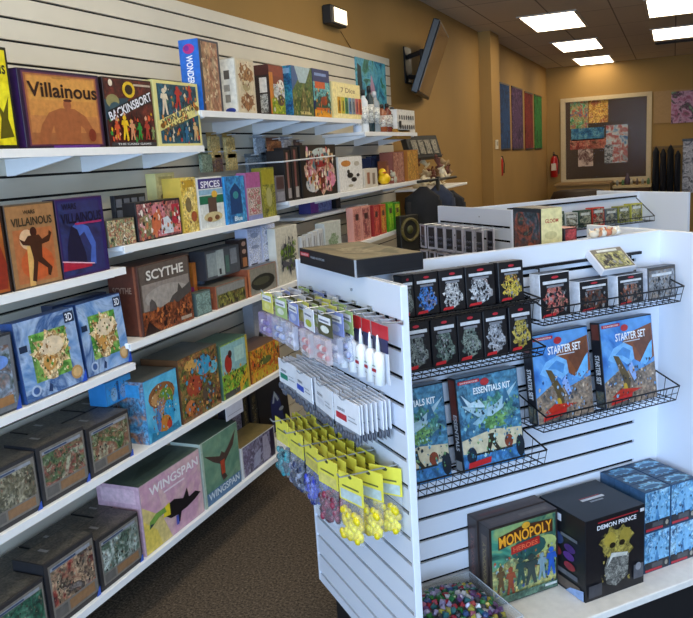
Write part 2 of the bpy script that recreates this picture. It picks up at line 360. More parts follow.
for k, lb, z, y0, y1, br in [
  ('L1', 'top left shelf holding the amber and yellow villain game boxes', 1.787, .9, 2.79, (1.55, 2.02, 2.39, 2.77)),
  ('R1', 'highest white shelf, starting at the tall blue spined box', 1.93, 2.795, 4.60, (2.83, 3.35, 3.75, 4.1, 4.55)),
  ('R1b', 'far top shelf carrying the bottles below the blue poster', 1.855, 4.65, 5.75, (4.7, 5.2, 5.7)),
  ('L2', 'left shelf holding the brown and the purple villain game boxes', 1.367, .9, 2.205, (1.0, 2.15)),
  ('M2', 'middle shelf holding the yellow, white and blue card games', 1.44, 2.21, 3.41, (2.27, 3.36)),
  ('R2', 'far shelf holding the round picture game and the yellow duck', 1.50, 3.53, 5.80, (3.6, 4.2, 4.9, 5.75)),
  ('M3', 'shelf holding the big brown ruined landscape box', 1.087, 2.18, 3.60, (2.24, 2.9, 3.55)),
  ('M3b', 'far shelf under the white price cards, mostly hidden by the display unit', 1.087, 3.61, 4.83, (3.7, 4.7)),
  ('R3', 'short far shelf holding the pink, red and green boxes', 1.175, 4.1, 5.30, (4.15, 5.25)),
  ('L3', 'left shelf holding the two blue picture puzzles', 1.015, .9, 2.195, (1.0, 2.15)),
  ('M4', 'long shelf second from the floor, with dark deck boxes and animal games', .675, .9, 3.40, (1.0, 1.62, 2.2, 2.75, 3.3)),
  ('L5', 'lowest shelf near the carpet, holding the pink and green bird boxes', .26, .9, 3.42, (1.4, 2.15, 2.75)),
]:
    SH[k] = z; shelf(lb, z, y0, y1, [b for b in br])
mb = MB(); mb.box(-2.119, 6.05, 1.395, -1.72, 6.95, 1.415, SHELFW, .003); o = mb.build('wall_shelf'); tag(o, 'small separate cream shelf beyond the slatted wall, under the heap of figurines', 'shelf')
# ------------------------------------------------------------ ceiling lights
LITE = emit('#ffeecf', 8)
def light(x0, y0, label, w=.55, l=1.2):
    t = thing('ceiling_light', label, 'ceiling light', (x0+w/2, y0+l/2, CZ), 0, 'recessed fluorescent ceiling panels')
    f = M('#cfc8bc', .5); mb = MB()
    for a in [(-w/2-.03, -l/2-.03, -w/2, l/2+.03), (w/2, -l/2-.03, w/2+.03, l/2+.03), (-w/2, -l/2-.03, w/2, -l/2), (-w/2, l/2, w/2, l/2+.03)]: mb.box(a[0], a[1], -.012, a[2], a[3], -.0005, f)
    mb.build('frame', t); mb = MB(); mb.box(-w/2, -l/2, -.008, w/2, l/2, -.001, LITE); mb.build('diffuser', t); return t
for y, lb in [(8.62, 'largest lit ceiling panel of the left row, beside the column'), (11.05, 'middle lit ceiling panel of the left row'), (13.35, 'farthest lit ceiling panel, above the brown window')]: light(-1.52, y, lb)
for y, lb in [(8.55, 'lit ceiling panel at the top edge of the right row'), (10.85, 'second lit ceiling panel of the right row')]: light(-.27, y, lb, .62)
for y in (6.2, 3.8, 1.4, -1.2): light(-1.25, y, 'lit ceiling panel over the aisle')
for y in (6.2, 3.8, 1.4, -1.2): light(.2, y, 'lit ceiling panel over the display units')
mb = MB(); mb.box(-.27, 12.35, CZ-.006, .6, 12.6, CZ-.001, M('#4a4038', .6))
for i in range(8): mb.box(-.25, 12.37+i*.028, CZ-.012, .58, 12.38+i*.028, CZ-.006, M('#2a241f', .6))
tag(mb.build('ceiling_vent'), 'dark slotted air vent in the ceiling beyond the right lights', 'vent')
# ------------------------------------------------------------ things on the walls
def on_left(px0, px1, z0, z1, x=-2.115):
    P = Vector((x, 0, (z0+z1)/2)); D = Vector((0, 1, 0)); return along_px(P, D, px0), along_px(P, D, px1)
t = thing('emergency_light', 'small black wall lamp with a glowing cream face above the slatted wall', 'lamp', (-2.12, 4.95, 2.62))
mb = MB(); mb.box(.001, -.13, -.06, .07, .13, .06, M('#1c1a18', .5), .008); mb.build('housing', t)
mb = MB(); mb.box(.07, -.09, -.045, .078, .115, .045, emit('#ffe9c8', 1.6), .002); mb.build('lens', t)
mb = MB(); mb.path([(-2.117, 5.12, 2.55), (-2.115, 5.35, 2.42), (-2.105, 5.5, 2.36)], .003, M('#7a5a30')); tag(mb.build('cable'), 'thin brown cable running from the wall lamp to the poster', 'cable')
# blue poster on the slatwall
mb = MB(); mb.box(-2.099, 5.3, 1.99, -2.094, 5.93, 2.40, art(['#0e2a40', '#1d5e86', '#3a9cc4', '#6fc2d8', '#2f7a50', '#24506e'], 7, 3))
mb.faces([(-2.0935, 5.31, 2.02), (-2.0935, 5.43, 2.02), (-2.0935, 5.40, 2.34), (-2.0935, 5.33, 2.36)], [(0, 1, 2, 3)], '#12303a')
mb.faces([(-2.0932, 5.55, 2.1), (-2.0932, 5.7, 2.12), (-2.0932, 5.66, 2.22), (-2.0932, 5.6, 2.3)], [(0, 1, 2, 3)], '#c9a0c0')
tag(mb.build('poster'), 'blue fantasy poster hung at the end of the slatted wall', 'poster')
# television on a tilting arm
c = Vector((-1.905, 6.56, 2.45))
t = thing('television', 'black flat television tilted on a wall arm above the shelves', 'television', tuple(c))
dk = M('#17181b', .35, var=.05); gl = M('#5a4a3c', .12, spec=.8, var=.05)
Rm = Euler((0, radians(21), radians(11))).to_matrix()
def put(mb, Rm): bmesh.ops.transform(mb.bm, matrix=Rm.to_4x4(), verts=mb.bm.verts); return mb
mb = MB(); mb.box(-.03, -.46, -.29, .03, .46, .29, dk, .008); tvc = put(mb, Rm).build('cabinet', t)
mb = MB(); mb.box(.031, -.43, -.265, .034, .43, .265, gl); put(mb, Rm).build('screen', tvc)
mb = MB(); mb.box(-.213, -.09, -.16, -.2, .09, .14, dk, .003); mb.tube((-.205, 0, .06), (-.03, 0, .1), .022, dk); mb.tube((-.205, 0, -.1), (-.1, .04, -.12), .02, dk); mb.tube((-.1, .04, -.12), (-.03, 0, -.04), .02, dk); mb.box(-.06, -.12, -.08, -.03, .12, .1, dk, .003)
mb.build('wall_arm', t)
# tall narrow banners
for i, (a, b, c0, c1, lb, pal, zt) in enumerate([
   (490.5, 497.5, 1.68, 2.53, 'narrow cream banner nearest the column on the amber wall', ['#b8a274', '#d0bd90', '#c4b080'], 0),
   (500, 509.5, 1.67, 2.55, 'narrow dark blue banner on the amber wall', ['#0e2038', '#173a6a', '#1e5088', '#102a4c'], 0),
   (512, 522.5, 1.66, 2.55, 'narrow purple patterned banner on the amber wall', ['#1c1024', '#3a2048', '#6a4a70', '#241430'], 0),
   (525, 532.5, 1.65, 2.53, 'narrow dark red banner on the amber wall', ['#4a0e10', '#7c1c18', '#922a20', '#50100f'], 0),
   (534.5, 541.5, 1.64, 2.53, 'narrow green banner farthest along the amber wall', ['#123c18', '#1f6a28', '#2f8a38', '#143c1c'], 0)]):
    y0, y1 = on_left(a, b, c0, c1)
    mb = MB(); mb.box(-2.119, y0, c0, -2.108, y1, c1, art(pal, 9, i, rough=.95)); mb.box(-2.108, y0, c1-.02, -2.104, y1, c1, '#201c18')
    mb.faces([(-2.1076, (y0+y1)/2, c0+.25), (-2.1076, y1-.12*(y1-y0), (c0+c1)/2), (-2.1076, (y0+y1)/2, c1-.25), (-2.1076, y0+.12*(y1-y0), (c0+c1)/2)], [(0, 1, 2, 3)], art([pal[-2], pal[1]], 30, i+4, rough=.95))
    mb.box(-2.108, y0, c0, -2.104, y1, c0+.02, '#201c18'); tag(mb.build('banner'), lb, 'banner', 'narrow banners in a row')
mb = MB(); mb.box(-2.119, 9.79, 1.70, -2.10, 9.80, 1.8, '#d8d0c0'); 
mb = MB(); mb.box(-1.979, 9.44, 1.69, -1.965, 9.56, 1.80, '#d6ccb8', .004); mb.box(-1.965, 9.47, 1.73, -1.962, 9.53, 1.78, '#8a8272'); tag(mb.build('thermostat'), 'small cream thermostat on the amber column', 'thermostat')
def extinguisher(label, x, y, z, s=1):
    t = thing('fire_extinguisher', label, 'fire extinguisher', (x, y, z)); red = M('#b01818', .3, coat=.5)
    mb = MB(); mb.lathe([(.05*s, 0), (.07*s, .01), (.072*s, .3*s), (.06*s, .36*s), (.028*s, .4*s)], red, n=14); ec = mb.build('cylinder', t)
    mb = MB(); mb.lathe([(.024*s, .4*s), (.024*s, .43*s)], '#202020', n=8); mb.box(-.012, -.09*s, .43*s, .012, .03, .445*s, '#202020'); mb.box(-.012, -.08*s, .46*s, .012, .02, .472*s, '#202020'); mb.build('handle', t)
    mb = MB(); mb.path([(0, .03, .42*s), (.05*s, .07*s, .4*s), (.085*s, .04*s, .25*s), (.085*s, .0, .06*s)], .011*s, '#181818'); mb.build('hose', t)
    mb = MB(); mb.box(-.045*s, -.0745*s, .13*s, .045*s, -.07*s, .26*s, '#d8c8b0'); mb.build('paper_label', ec)
extinguisher('red fire extinguisher hanging in the far corner left of the window', -1.98, YB-.1, 1.12, .95)
extinguisher('small red fire extinguisher on the amber column edge', -2.02, 9.88, 1.35, .6)
# posters behind / on the interior window
def bposter(label, x0, x1, z0, z1, pal, sc, seed, y=YB+.02, cat='poster', ops=()):
    mb = MB(); mb.box(x0, y-.004, z0, x1, y, z1, art(pal, sc*.9, seed, rough=.9, distort=.5))
    mb.flat(lambda u, v, e: (x0+u*(x1-x0), y-.004-e, z0+v*(z1-z0)), ops, x1-x0, z1-z0)
    tag(mb.build('poster'), label, cat, 'posters on the brown window')
def bx(px, py): p = on_y(px, py, YB); return p.x, p.z
def bp(label, a, b, c, d, pal, sc, seed, **k): (x0, z1), (x1, z0) = bx(a, b), bx(c, d); bposter(label, x0, x1, z0, z1, pal, sc, seed, **k)
bp('green and teal picture poster at the top left of the brown window', 570, 101, 588, 128, ['#20402c', '#3f8a5c', '#8ab890', '#c06040', '#3a6a8a', '#b8a860'], 9, 1)
bp('orange and yellow picture poster beside the green one on the brown window', 588.5, 99, 608, 122, ['#5a3a1c', '#c08a3a', '#e0b860', '#a04a30', '#d8c090'], 10, 2)
bp('blue and teal picture poster below the green one on the brown window', 571, 129, 604, 139, ['#1c3a5a', '#2f6a94', '#6aa0b0', '#203850'], 9, 4)
bp('red striped picture poster low on the brown window', 570, 140, 606, 148, ['#6a2a24', '#a84a40', '#c88a70', '#3a2820'], 9, 5)
bp('blue and white square poster at the centre of the brown window', 606, 125.5, 627.5, 162, ['#2a4a7a', '#6a94b8', '#c8ccc8', '#a83a34', '#9aa0a0', '#3a4048'], 8, 6)
bp('pale pink and white poster lower left on the brown window', 578, 149, 593, 166, ['#b09a8a', '#d0b8a8', '#5a3430', '#c0a898'], 8, 7)
bp('small white figure sticker beside the square poster', 604.5, 145, 612.5, 163, ['#cfd2d4', '#20242a', '#b8bcc0'], 14, 8, y=YB+.012)
bp('square pink and green picture hanging right of the brown window', 671.5, 92, 694, 122, ['#3a5a4a', '#a86080', '#c8a0b8', '#503048', '#7aa080'], 8, 9, y=YB-.021)
# counter, sofa, coats at the far end
mb = MB(); mb.box(-1.86, YB-.75, 0, -.97, YB-.1, .98, M('#a3814c', .7), .01); mb.box(-1.9, YB-.8, .98, -.96, YB-.1, 1.02, M('#8a6a3a', .6), .005); tag(mb.build('counter'), 'tan wooden counter below the brown window', 'counter')
mb = MB(); mb.box(-.93, YB-.5, 0, -.35, YB-.1, .9, M('#5a4128', .8)); mb.box(-.95, YB-.55, .9, -.33, YB-.1, .94, M('#b8a070', .6)); tag(mb.build('side_table'), 'narrow table with a pale top right of the tan counter', 'table')
mb = MB(); mb.lathe([(.42, 0), (.46, .1), (.46, .82), (.4, .93), (.3, .95)], M('#2a1c14', .6), n=20, sy=.7); tag(mb.build('armchair', None, (-1.42, YB-1.35, 0)), 'dark brown rounded armchair back in front of the tan counter', 'armchair')
for i, (x, col, s) in enumerate([(-.27, '#15161c', 1), (-.155, '#1d1a1e', .95), (-.04, '#101218', 1.02), (.075, '#191b24', .9)]):
    t = thing('coat', ['black coat hanging leftmost on the rail by the window', 'dark brown-black coat second on the rail', 'black coat third on the rail', 'navy coat rightmost on the rail'][i], 'coat', (x, YB-.16, .75), 0, 'coats on the far rail')
    mb = MB(); mb.lathe([(.07*s, 0), (.075*s, .3*s), (.065*s, .6*s), (.07*s, .72*s), (.02, .8*s)], M(col, .9, var=.3, scale=12), n=10, sy=1.5); bmesh.ops.transform(mb.bm, matrix=Matrix.Diagonal((.76, 1, 1, 1)), verts=mb.bm.verts); mb.build('body', t)
    mb = MB(); mb.tube((-.02, -.12, .68*s), (-.02, -.14, .15*s), .026, M(col, .9), 8); mb.build('sleeve', t)
    mb = MB(); mb.path([(0, 0, .79*s), (0, .0, .815*s), (0, .1, .815*s)], .008, '#6a3a2c'); mb.build('hanger', t)
mb = MB(); mb.box(.15, YB-.1, .75, .5, YB-.06, 1.62, art(['#2a2a30', '#8a8890', '#c8c4c8', '#4a4a56', '#a89a90'], 7, 12), .01); mb.box(.14, YB-.11, 1.62, .52, YB-.05, 1.66, '#1a1818'); tag(mb.build('clothes_panel'), 'grey mottled cloth hanging beside the coats at the right edge', 'cloth')
mb = MB(); mb.lathe([(.05, 0), (.055, .08), (.03, .14), (.008, .2)], M('#4a3a4a', .6), n=10); tag(mb.build('jar', None, (-.72, YB-.3, .94)), 'small dark jar on the pale topped table', 'jar')
rnd = random.Random(5)
for i in range(6):
    mb = MB(); h = .06+.05*rnd.random(); mb.lathe([(.02, 0), (.026, h*.6), (.012, h)], M(['#8a8a80', '#5a7a50', '#b0a890', '#6a5a50'][i % 4], .6), n=8)
    tag(mb.build('figurine', None, (-.88+.09*i+(.05 if i > 1 else 0), YB-.4+.02*(i % 3), .94)), 'tiny figurine standing on the pale topped far table', 'figurine', 'figurines on the far table')
# ------------------------------------------------------------ games on the slatted wall
z = SH['L1']
wall_box('acid yellow villain game box cut off at the left edge of the top shelf', z, -30, 20, 60, .07, '#15150c',
  [('r', .03, .04, .95, .97, art(['#b0a008', '#e2d210', '#f0e628', '#cabc10'], 6, 2)), ('t', 'Villainous', .5, .8, .84, .13, 0, '#1c1a08')] +
  [('p', [(.62, .1), (.7, .3), (.66, .45), (.76, .36), (.9, .52), (.84, .3), (.92, .12)], '#5a5208'), ('p', [(.2, .1), (.35, .5), (.5, .45), (.55, .1)], '#8a7e0a')], h=.292)
wall_box('amber box titled in jagged dark letters, with a broad brown figure, on the top shelf', z, 27, 106.5, 67, .07, '#241030',
  [('r', .04, .03, .97, .97, '#5a2c48'), ('r', .06, .05, .95, .95, '#9c5f38'), ('r', .08, .2, .93, .93, '#b87844'), ('r', .09, .42, .92, .92, '#c48644'), ('r', .1, .62, .91, .91, '#cc9248'),
   ('p', [(.12, .05), (.2, .3), (.3, .46), (.44, .52), (.62, .52), (.76, .42), (.84, .25), (.86, .1), (.78, .1), (.72, .26), (.68, .3), (.66, .05), (.36, .05), (.34, .3), (.25, .05)], '#9c5a34'),
   ('e', .535, .57, .05, .075, '#a05a38'), ('e', .545, .625, .055, .02, '#5a2a1c'), ('e', .82, .17, .05, .09, '#7a2e1c'),
   ('r', .38, .9, .6, .925, '#a87838'), ('t', 'Villainous', .51, .75, .86, .19, 0, '#2c100c'), ('r', .3, .0, .9, .035, '#5a2a80')], left=[('r', 0.05, .02, .95, .98, '#3a1c50')])
wall_box('dark maroon game box with a slanting white title and small figures on its cover', z, 109.5, 157.5, 76, .07, '#2a1414',
  [('r', .02, .02, .98, .98, art(['#2a1014', '#4a1c1a', '#6a2820', '#241018'], 9, 3)), ('p', [(.0, .38), (.0, .68), (.5, .72), (.3, .5)], '#28404e'), ('e', .16, .66, .13, .1, '#8a8458'), ('e', .2, .55, .12, .1, '#39545e'),
   ('e', .5, .84, .13, .12, '#d8b428'), ('e', .5, .84, .08, .075, '#2a2018'), ('e', .14, .92, .04, .05, '#d8ccb8'), ('r', .6, .9, .96, .93, '#b8a898'),
   ('p', [(.04, .38), (.04, .52), (.94, .84), (.94, .68)], '#18161c'), ('t', 'BACKINSBORT', .5, .6, .95, .13, 18, '#dfe2ec'), ('r', .03, .02, .97, .065, '#3a3a3e'), ('t', 'THE CARD GAME', .5, .042, .7, .03, 0, '#c8c8c8')] +
  fig(.17, .1, .28, '#c8502c') + fig(.33, .1, .36, '#e0b820') + fig(.47, .1, .3, '#d09068') + fig(.62, .1, .26, '#2e8a38') + fig(.78, .1, .3, '#a83a2c') + fig(.9, .1, .2, '#7a8a5a'),
  left=[('r', .05, .02, .95, .98, '#1c1010'), ('t', 'BACKINSBORT', .5, .5, .7, .3, 90, '#8a8078')])
wall_box('cream bordered game box with a slanting cream title band, on the top left shelf', z, 159, 203, 79, .06, '#d8d08a',
  [('r', .07, .04, .95, .95, art(['#142a3c', '#1c4a5c', '#24607a', '#182030'], 9, 5)), ('p', [(.03, .22), (.03, .38), (.97, .72), (.97, .5)], '#e2d88a'), ('t', 'MUNCHKIN', .5, .5, .8, .12, 20, '#5a5030'), ('t', 'SHAKEN', .42, .34, .6, .08, 20, '#6a5c34')] +
  fig(.2, .48, .4, '#d8ccb4') + fig(.5, .6, .33, '#b03028') + fig(.78, .72, .24, '#b43a2a') + fig(.62, .06, .24, '#2a6a94') + fig(.83, .08, .3, '#c8a878') + fig(.3, .06, .12, '#cfc6b0') + [('e', .1, .31, .05, .04, '#7a5018'), ('e', .9, .6, .05, .04, '#7a5018')])
# ---- highest shelf
z = SH['R1']
wall_box('tall box with a bright blue spine and a tan cover, start of the highest shelf', z, 204, 224, 38, .095, '#2a62b8',
  [('r', .0, .0, 1, 1, '#3a3a48'), ('r', .12, .0, .9, .97, art(['#8a6a4c', '#b89874', '#a06a50', '#c8b090', '#7a6658'], 10, 6, stretch=(1, 1, .5)))],
  left=[('r', 0, 0, 1, 1, '#2468c4'), ('e', .5, .87, .3, .07, '#b82a7a'), ('e', .4, .88, .13, .04, '#7a2a8a'), ('t', 'WONDER L', .5, .55, .46, .34, -90, '#f2f4fa'), ('r', .62, .1, .8, .4, '#3a7ed2')], lean=0)
wall_box('white spined box with a brown curled pattern cover, second on the highest shelf', z, 239, 257.5, 57, .09, '#cfc2a8',
  [('r', .1, .04, .92, .96, '#d8c8a8'), ('e', .5, .74, .36, .18, art(['#8a5c34', '#b08050', '#6a4028'], 16, 7)), ('e', .5, .48, .3, .12, '#cdbf9c'), ('e', .5, .48, .2, .07, '#a89870'), ('e', .52, .22, .36, .17, art(['#7a4a2c', '#a87448', '#5a3420'], 16, 8))],
  left=[('r', .05, .02, .95, .98, '#e2dccc'), ('r', .3, .62, .62, .78, '#5a5248'), ('r', .25, .4, .6, .52, '#9a9488'), ('r', .3, .2, .6, .34, '#8a8274'), ('e', .55, .05, .3, .05, '#2a3a8a')])
wall_box('dark spined box with a red, white and lime cover on the highest shelf', z, 271.5, 286, 64, .09, '#2a1a14',
  [('r', .0, .0, 1, 1, '#7a3424'), ('r', .05, .78, .98, .98, '#8a3a28'), ('r', .0, .02, .25, .85, '#c87a2a'), ('r', .25, .35, 1, .62, art(['#d8d4cc', '#a8b0b4', '#e8e8e8'], 12, 3)), ('r', .1, .02, 1, .33, art(['#a8b020', '#6a8a1c', '#c8c838'], 12, 4)), ('e', .75, .62, .22, .1, '#efeae0'), ('e', .7, .3, .25, .12, '#4a4030')],
  left=[('r', .4, .45, .85, .75, '#d8d0c4'), ('r', .4, .05, .85, .42, art(['#20201c', '#c8c4b8', '#303028'], 40, 2)), ('r', .0, .8, 1, 1, '#4a2018')])
wall_box('blue spined forest adventure box on the highest shelf', z, 294, 314.5, 65, .085, '#23406a',
  [('r', 0, 0, 1, 1, art(['#2a3a24', '#4e6a30', '#7a7a40', '#3a5030'], 12, 5)), ('p', [(.1, 1), (.35, .68), (.65, .68), (.92, 1)], '#a8c0c8'), ('p', [(.0, 1), (.0, .5), (.3, .75), (.15, 1)], '#3a5a8a'), ('p', [(.3, .02), (.45, .5), (.6, .5), (.75, .02)], '#6a6438'), ('r', .3, .04, .85, .1, '#c8b878')],
  left=[('r', 0, 0, 1, 1, art(['#1c3a6a', '#2a6a9a', '#3aa0b0', '#20305a'], 14, 6)), ('r', .1, .85, .9, .95, '#8ab0d0')])
wall_box('dark blue and orange landscape box on the highest shelf, before the cream dice box', z, 315, 331.5, 68, .08, '#1c2c5a',
  [('r', 0, .72, 1, 1, '#1e2e66'), ('r', 0, .34, 1, .74, art(['#3a86a0', '#7ac0b8', '#2a5a7a'], 12, 9)), ('r', .1, .86, .8, .92, '#7a94c8'), ('r', .1, .6, .7, .74, '#c85a2a'), ('p', [(.1, .3), (.35, .5), (.55, .36), (.75, .5), (1, .34), (1, .1), (0, .1)], '#2e5040'), ('e', .6, .35, .2, .1, '#8a3a24'), ('r', 0, 0, 1, .16, '#e0981c'), ('r', .1, .14, .95, .2, '#c8601c')])
wall_box('cream box with a row of coloured dice cards, below the slatted wall grooves', z, 333.5, 361.5, 81, .08, '#eadc9c',
  [('r', .02, .02, .98, .98, '#efe0a0'), ('t', '7 Dice', .55, .8, .5, .14, 0, '#a08a68')] + [('r', .16+.125*i, .14, .16+.125*i+.11, .6, c) for i, c in enumerate(['#d8a01c', '#cfc030', '#3a8a58', '#6a94c0', '#8a96a8', '#c86a70', '#c8542c'])] + [('r', .2+.125*i, .2, .2+.125*i+.03, .5, '#3a3a30') for i in range(7)])
# ---- far top shelf: bottles
z = SH['R1b']; P = Vector((-1.86, 0, z)); D = Vector((0, 1, 0))
def bottle(label, px, col, cap, h, r=.03, x=-1.86):
    y = along_px(Vector((x, 0, z)), D, px); t = thing('bottle', label, 'bottle', (x, y, z), 0, 'bottles and tubs on the far top shelf')
    mb = MB(); mb.lathe([(r*.9, 0), (r, .005), (r, h*.72), (r*.45, h*.82), (r*.42, h*.86)], M(col, .25), n=12); bo = mb.build('body', t)
    mb = MB(); mb.lathe([(r*.5, h*.86), (r*.48, h*.98), (r*.3, h)], M(cap, .35), n=10); mb.build('cap', t)
    mb = MB(); mb.lathe([(r*1.02, h*.2), (r*1.02, h*.6)], art([col, '#e8e8e0', '#6a7078'], 40, int(px)), n=12); mb.build('paper_label', bo)
bottle('pale blue white spray bottle, leftmost on the far top shelf', 358, '#c8d4e4', '#e8ecf0', .20)
bottle('white spray bottle with a dark cap beside the blue poster', 365, '#dfe5ea', '#202428', .27)
bottle('tall dark teal bottle in the row below the blue poster', 371, '#20343c', '#181c20', .30)
bottle('grey bottle with a silver cap in the row below the blue poster', 376, '#8a949c', '#c8ccd0', .27, .034)
bottle('orange labelled brown tub between the grey bottle and the dark jars', 382.5, '#8a4a2c', '#2a201c', .19, .036)
bottle('red brown jar in the far bottle row', 388, '#6a2c20', '#201814', .20, .032)
bottle('dark jar, rightmost of the far bottle row', 393, '#2a2c30', '#3c3a38', .18, .034)
wall_box('white display box with two rows of black figures, end of the far top shelf', z, 397.5, 421.5, 109, .1, '#dcdad4',
  [('r', .03, .03, .97, .97, '#e4e2dc')] + [o for j in (0, 1) for i in range(7) for o in [('e', .14+.12*i, .7-.42*j, .035, .06, '#1c1c1c'), ('r', .11+.12*i, .56-.42*j, .17+.12*i, .68-.42*j, '#26262a')]] + [('r', .04, .2, .16, .5, '#121214')], w=.42)
# dark tipped card rack beyond
t = thing('card_rack', 'tilted black rack of cards hanging off the end of the far shelf', 'rack', (-1.86, 6.2, 1.66), radians(70))
mb = MB(); put(mb.box(-.21, 0, 0, .21, .06, .19, M('#1c1a18', .5), .004), Euler((radians(-18), 0, 0)).to_matrix()).build('tray', t)
mb = MB()
for i in range(4): mb.box(-.17+.09*i, -.008, .03, -.10+.09*i, -.002, .15, art(['#2a2824', '#8a8070', '#4a4a40', '#b0a890'], 30, i))
put(mb, Euler((radians(-18), 0, 0)).to_matrix()).build('cards', t)
# ---- L2
z = SH['L2']
wall_box('orange brown villain box cut off at the left edge of the photo', z, -32, 13.5, 205, .05, '#2a1810', [('r', .02, .02, .94, .97, art(['#6a3014', '#9a4c1c', '#b06828', '#3c2010'], 5, 2)), ('p', [(.5, .05), (.8, .6), (.95, .3), (.9, .05)], '#8a2a14')], h=.285)
wall_box('brown box with a dark running figure on a sunset cover', z, 15, 63.5, 206, .05, '#5a4834',
  [('r', .02, .02, .98, .98, '#a0744a'), ('r', .1, .06, .9, .7, '#b0683c'), ('e', .52, .28, .34, .2, '#c25a2c'), ('e', .36, .58, .15, .12, '#d8b088'), ('p', [(.3, .02), (.34, .5), (.44, .5), (.42, .02)], '#d8a860')] +
  [('e', .5, .66, .07, .06, '#3c1a10'), ('p', [(.38, .62), (.6, .62), (.66, .56), (.8, .6), (.82, .66), (.87, .62), (.8, .52), (.64, .5), (.62, .34), (.8, .2), (.74, .1), (.69, .12), (.7, .2), (.52, .3), (.44, .06), (.36, .08), (.44, .32), (.4, .5), (.26, .52), (.2, .6), (.3, .56)], '#42200f'), ('t', 'VILLAINOUS', .5, .79, .82, .1, 0, '#3a3020'), ('t', 'WARS', .46, .9, .24, .05, 0, '#2c2418')], left=[('r', 0, 0, 1, 1, '#2c2018')])
wall_box('purple blue villain box with a red light beam, right end of its shelf', z, 64.5, 110.5, 200, .05, '#3a1c4a',
  [('r', .02, .02, .98, .98, '#2a1c5a'), ('r', .04, .04, .9, .96, art(['#1c1c40', '#2a3468', '#2c2a5c', '#1c1838'], 6, 3)), ('p', [(.3, .12), (.2, .4), (.24, .62), (.4, .7), (.62, .62), (.74, .4), (.7, .12), (.58, .14), (.64, .36), (.52, .56), (.38, .5), (.32, .3)], '#4560b0'), ('p', [(.1, .1), (.14, .4), (.26, .66), (.38, .6), (.5, .3), (.52, .1)], '#181432'), ('p', [(0, .1), (.02, .22), (.6, .14), (.6, .1)], '#a82038'), ('p', [(.0, .22), (.0, .235), (.66, .14), (.66, .125)], '#f0b8c8'),
   ('t', 'VILLAINOUS', .5, .75, .86, .13, 0, '#140e28'), ('r', .34, .66, .92, .685, '#a02a5a'), ('t', 'WARS', .26, .9, .3, .08, 0, '#120e26')], left=[('r', 0, 0, 1, 1, '#1c1230')])
# ---- M2
z = SH['M2']
wall_box('green and cream comic card set in front, left end of the middle shelf', z, 109, 137, 221, .05, '#4a4838', [('r', .02, .02, .98, .98, art(['#2a3028', '#8a9a70', '#c8b890', '#a05a44', '#d8d4c0', '#3a3a34'], 26, 3, crisp=True))])
wall_box('black framed comic box with pink and red picture squares on the middle shelf', z, 139, 183, 203, .06, '#1e1a1c',
  [('r', .02, .04, .97, .95, art(['#2a2024', '#8a4a50', '#c88a80', '#3a3438'], 18, 4)), ('r', .35, .06, .62, .9, '#c87a84'), ('p', [(.3, .1), (.32, .6), (.5, .8), (.58, .3)], '#c86a44'), ('p', [(.5, .1), (.52, .5), (.68, .56), (.8, .3), (.78, .1)], '#c8d0d8'), ('r', .78, .3, .96, .85, '#b02a3c'), ('p', [(.05, .1), (.05, .6), (.3, .7), (.3, .1)], art(['#5a6a40', '#a89a70', '#7a3a2c'], 30, 5)), ('r', .78, .1, .96, .3, '#d87a70')])
mbx = wall_box('flat dark box with white picture squares standing behind the comic boxes', z, 119, 150, 196, .02, '#20222a', [('r', .04+.24*i, .5+.24*j, .22+.24*i, .68+.24*j, '#7a7e88') for i in range(4) for j in (0, 1)] , setback=.13)
wall_box('pale yellow box at the corner of the middle shelf, left of the deeper yellow one', z, 161, 180, 180, .05, '#d8cc8a', [('r', .05, .03, .95, .97, '#dccf90'), ('r', .15, .8, .85, .94, '#c0b070'), ('e', .3, .6, .12, .05, '#8a7a48'), ('e', .7, .62, .12, .05, '#8a7a48')], setback=.16, h=.245)
wall_box('golden yellow tall game box beside the comic boxes', z, 185, 200, 178, .09, '#d0b04a', [('r', .0, .0, 1, 1, art(['#c09a34', '#dcc05a', '#e8d488', '#a88430'], 14, 6)), ('r', .1, .82, .9, .95, '#b8922c'), ('e', .4, .5, .2, .14, '#7a6a48'), ('e', .7, .28, .2, .1, '#a0502c')])
wall_box('white card game box with a purple title band and a yellow star', z, 201.5, 226, 178, .04, '#dfe0dc', [('r', .03, .02, .97, .98, '#d8dcd8'), ('r', .02, .78, .98, .97, '#3a3478'), ('t', 'SPICES', .5, .86, .78, .13, 0, '#e8e8f4'), ('r', .02, .66, .98, .76, '#8ab0c8'), ('r', .02, .48, .98, .64, '#1f6a4a'), ('e', .62, .66, .12, .07, '#e0b040'), ('r', .34, .3, .68, .6, '#5a4438'), ('e', .5, .22, .38, .1, '#c8b888'), ('e', .35, .18, .1, .05, '#8a5a34'), ('e', .65, .2, .1, .05, '#70482a')])
wall_box('bright blue game box standing turned on the middle shelf', z, 228, 247.5, 177, .06, '#2a7ec8', [('r', 0, 0, 1, 1, art(['#1c5a9c', '#2a78b8', '#4aa0d0', '#184a84'], 10, 6)), ('p', [(.2, .2), (.22, .7), (.5, .86), (.78, .7), (.8, .2)], '#173e70'), ('e', .5, .6, .14, .08, '#3a8a90'), ('t', 'Blue', .55, .1, .4, .1, 0, '#d8e8f0')], left=[('r', 0, 0, 1, 1, '#3a9ae0')])
wall_box('purple pink topped patterned box between the blue and the olive box', z, 249, 263, 173, .05, '#a86a98', [('r', 0, 0, 1, 1, '#b0a0a0'), ('r', 0, .68, 1, 1, '#a8588c'), ('r', .1, .12, .92, .66, art(['#c8c0b0', '#6a7a58', '#b04a5a', '#d8d0c8', '#4a4a40'], 34, 8, crisp=True)), ('r', 0, 0, 1, .1, '#8088b8')])
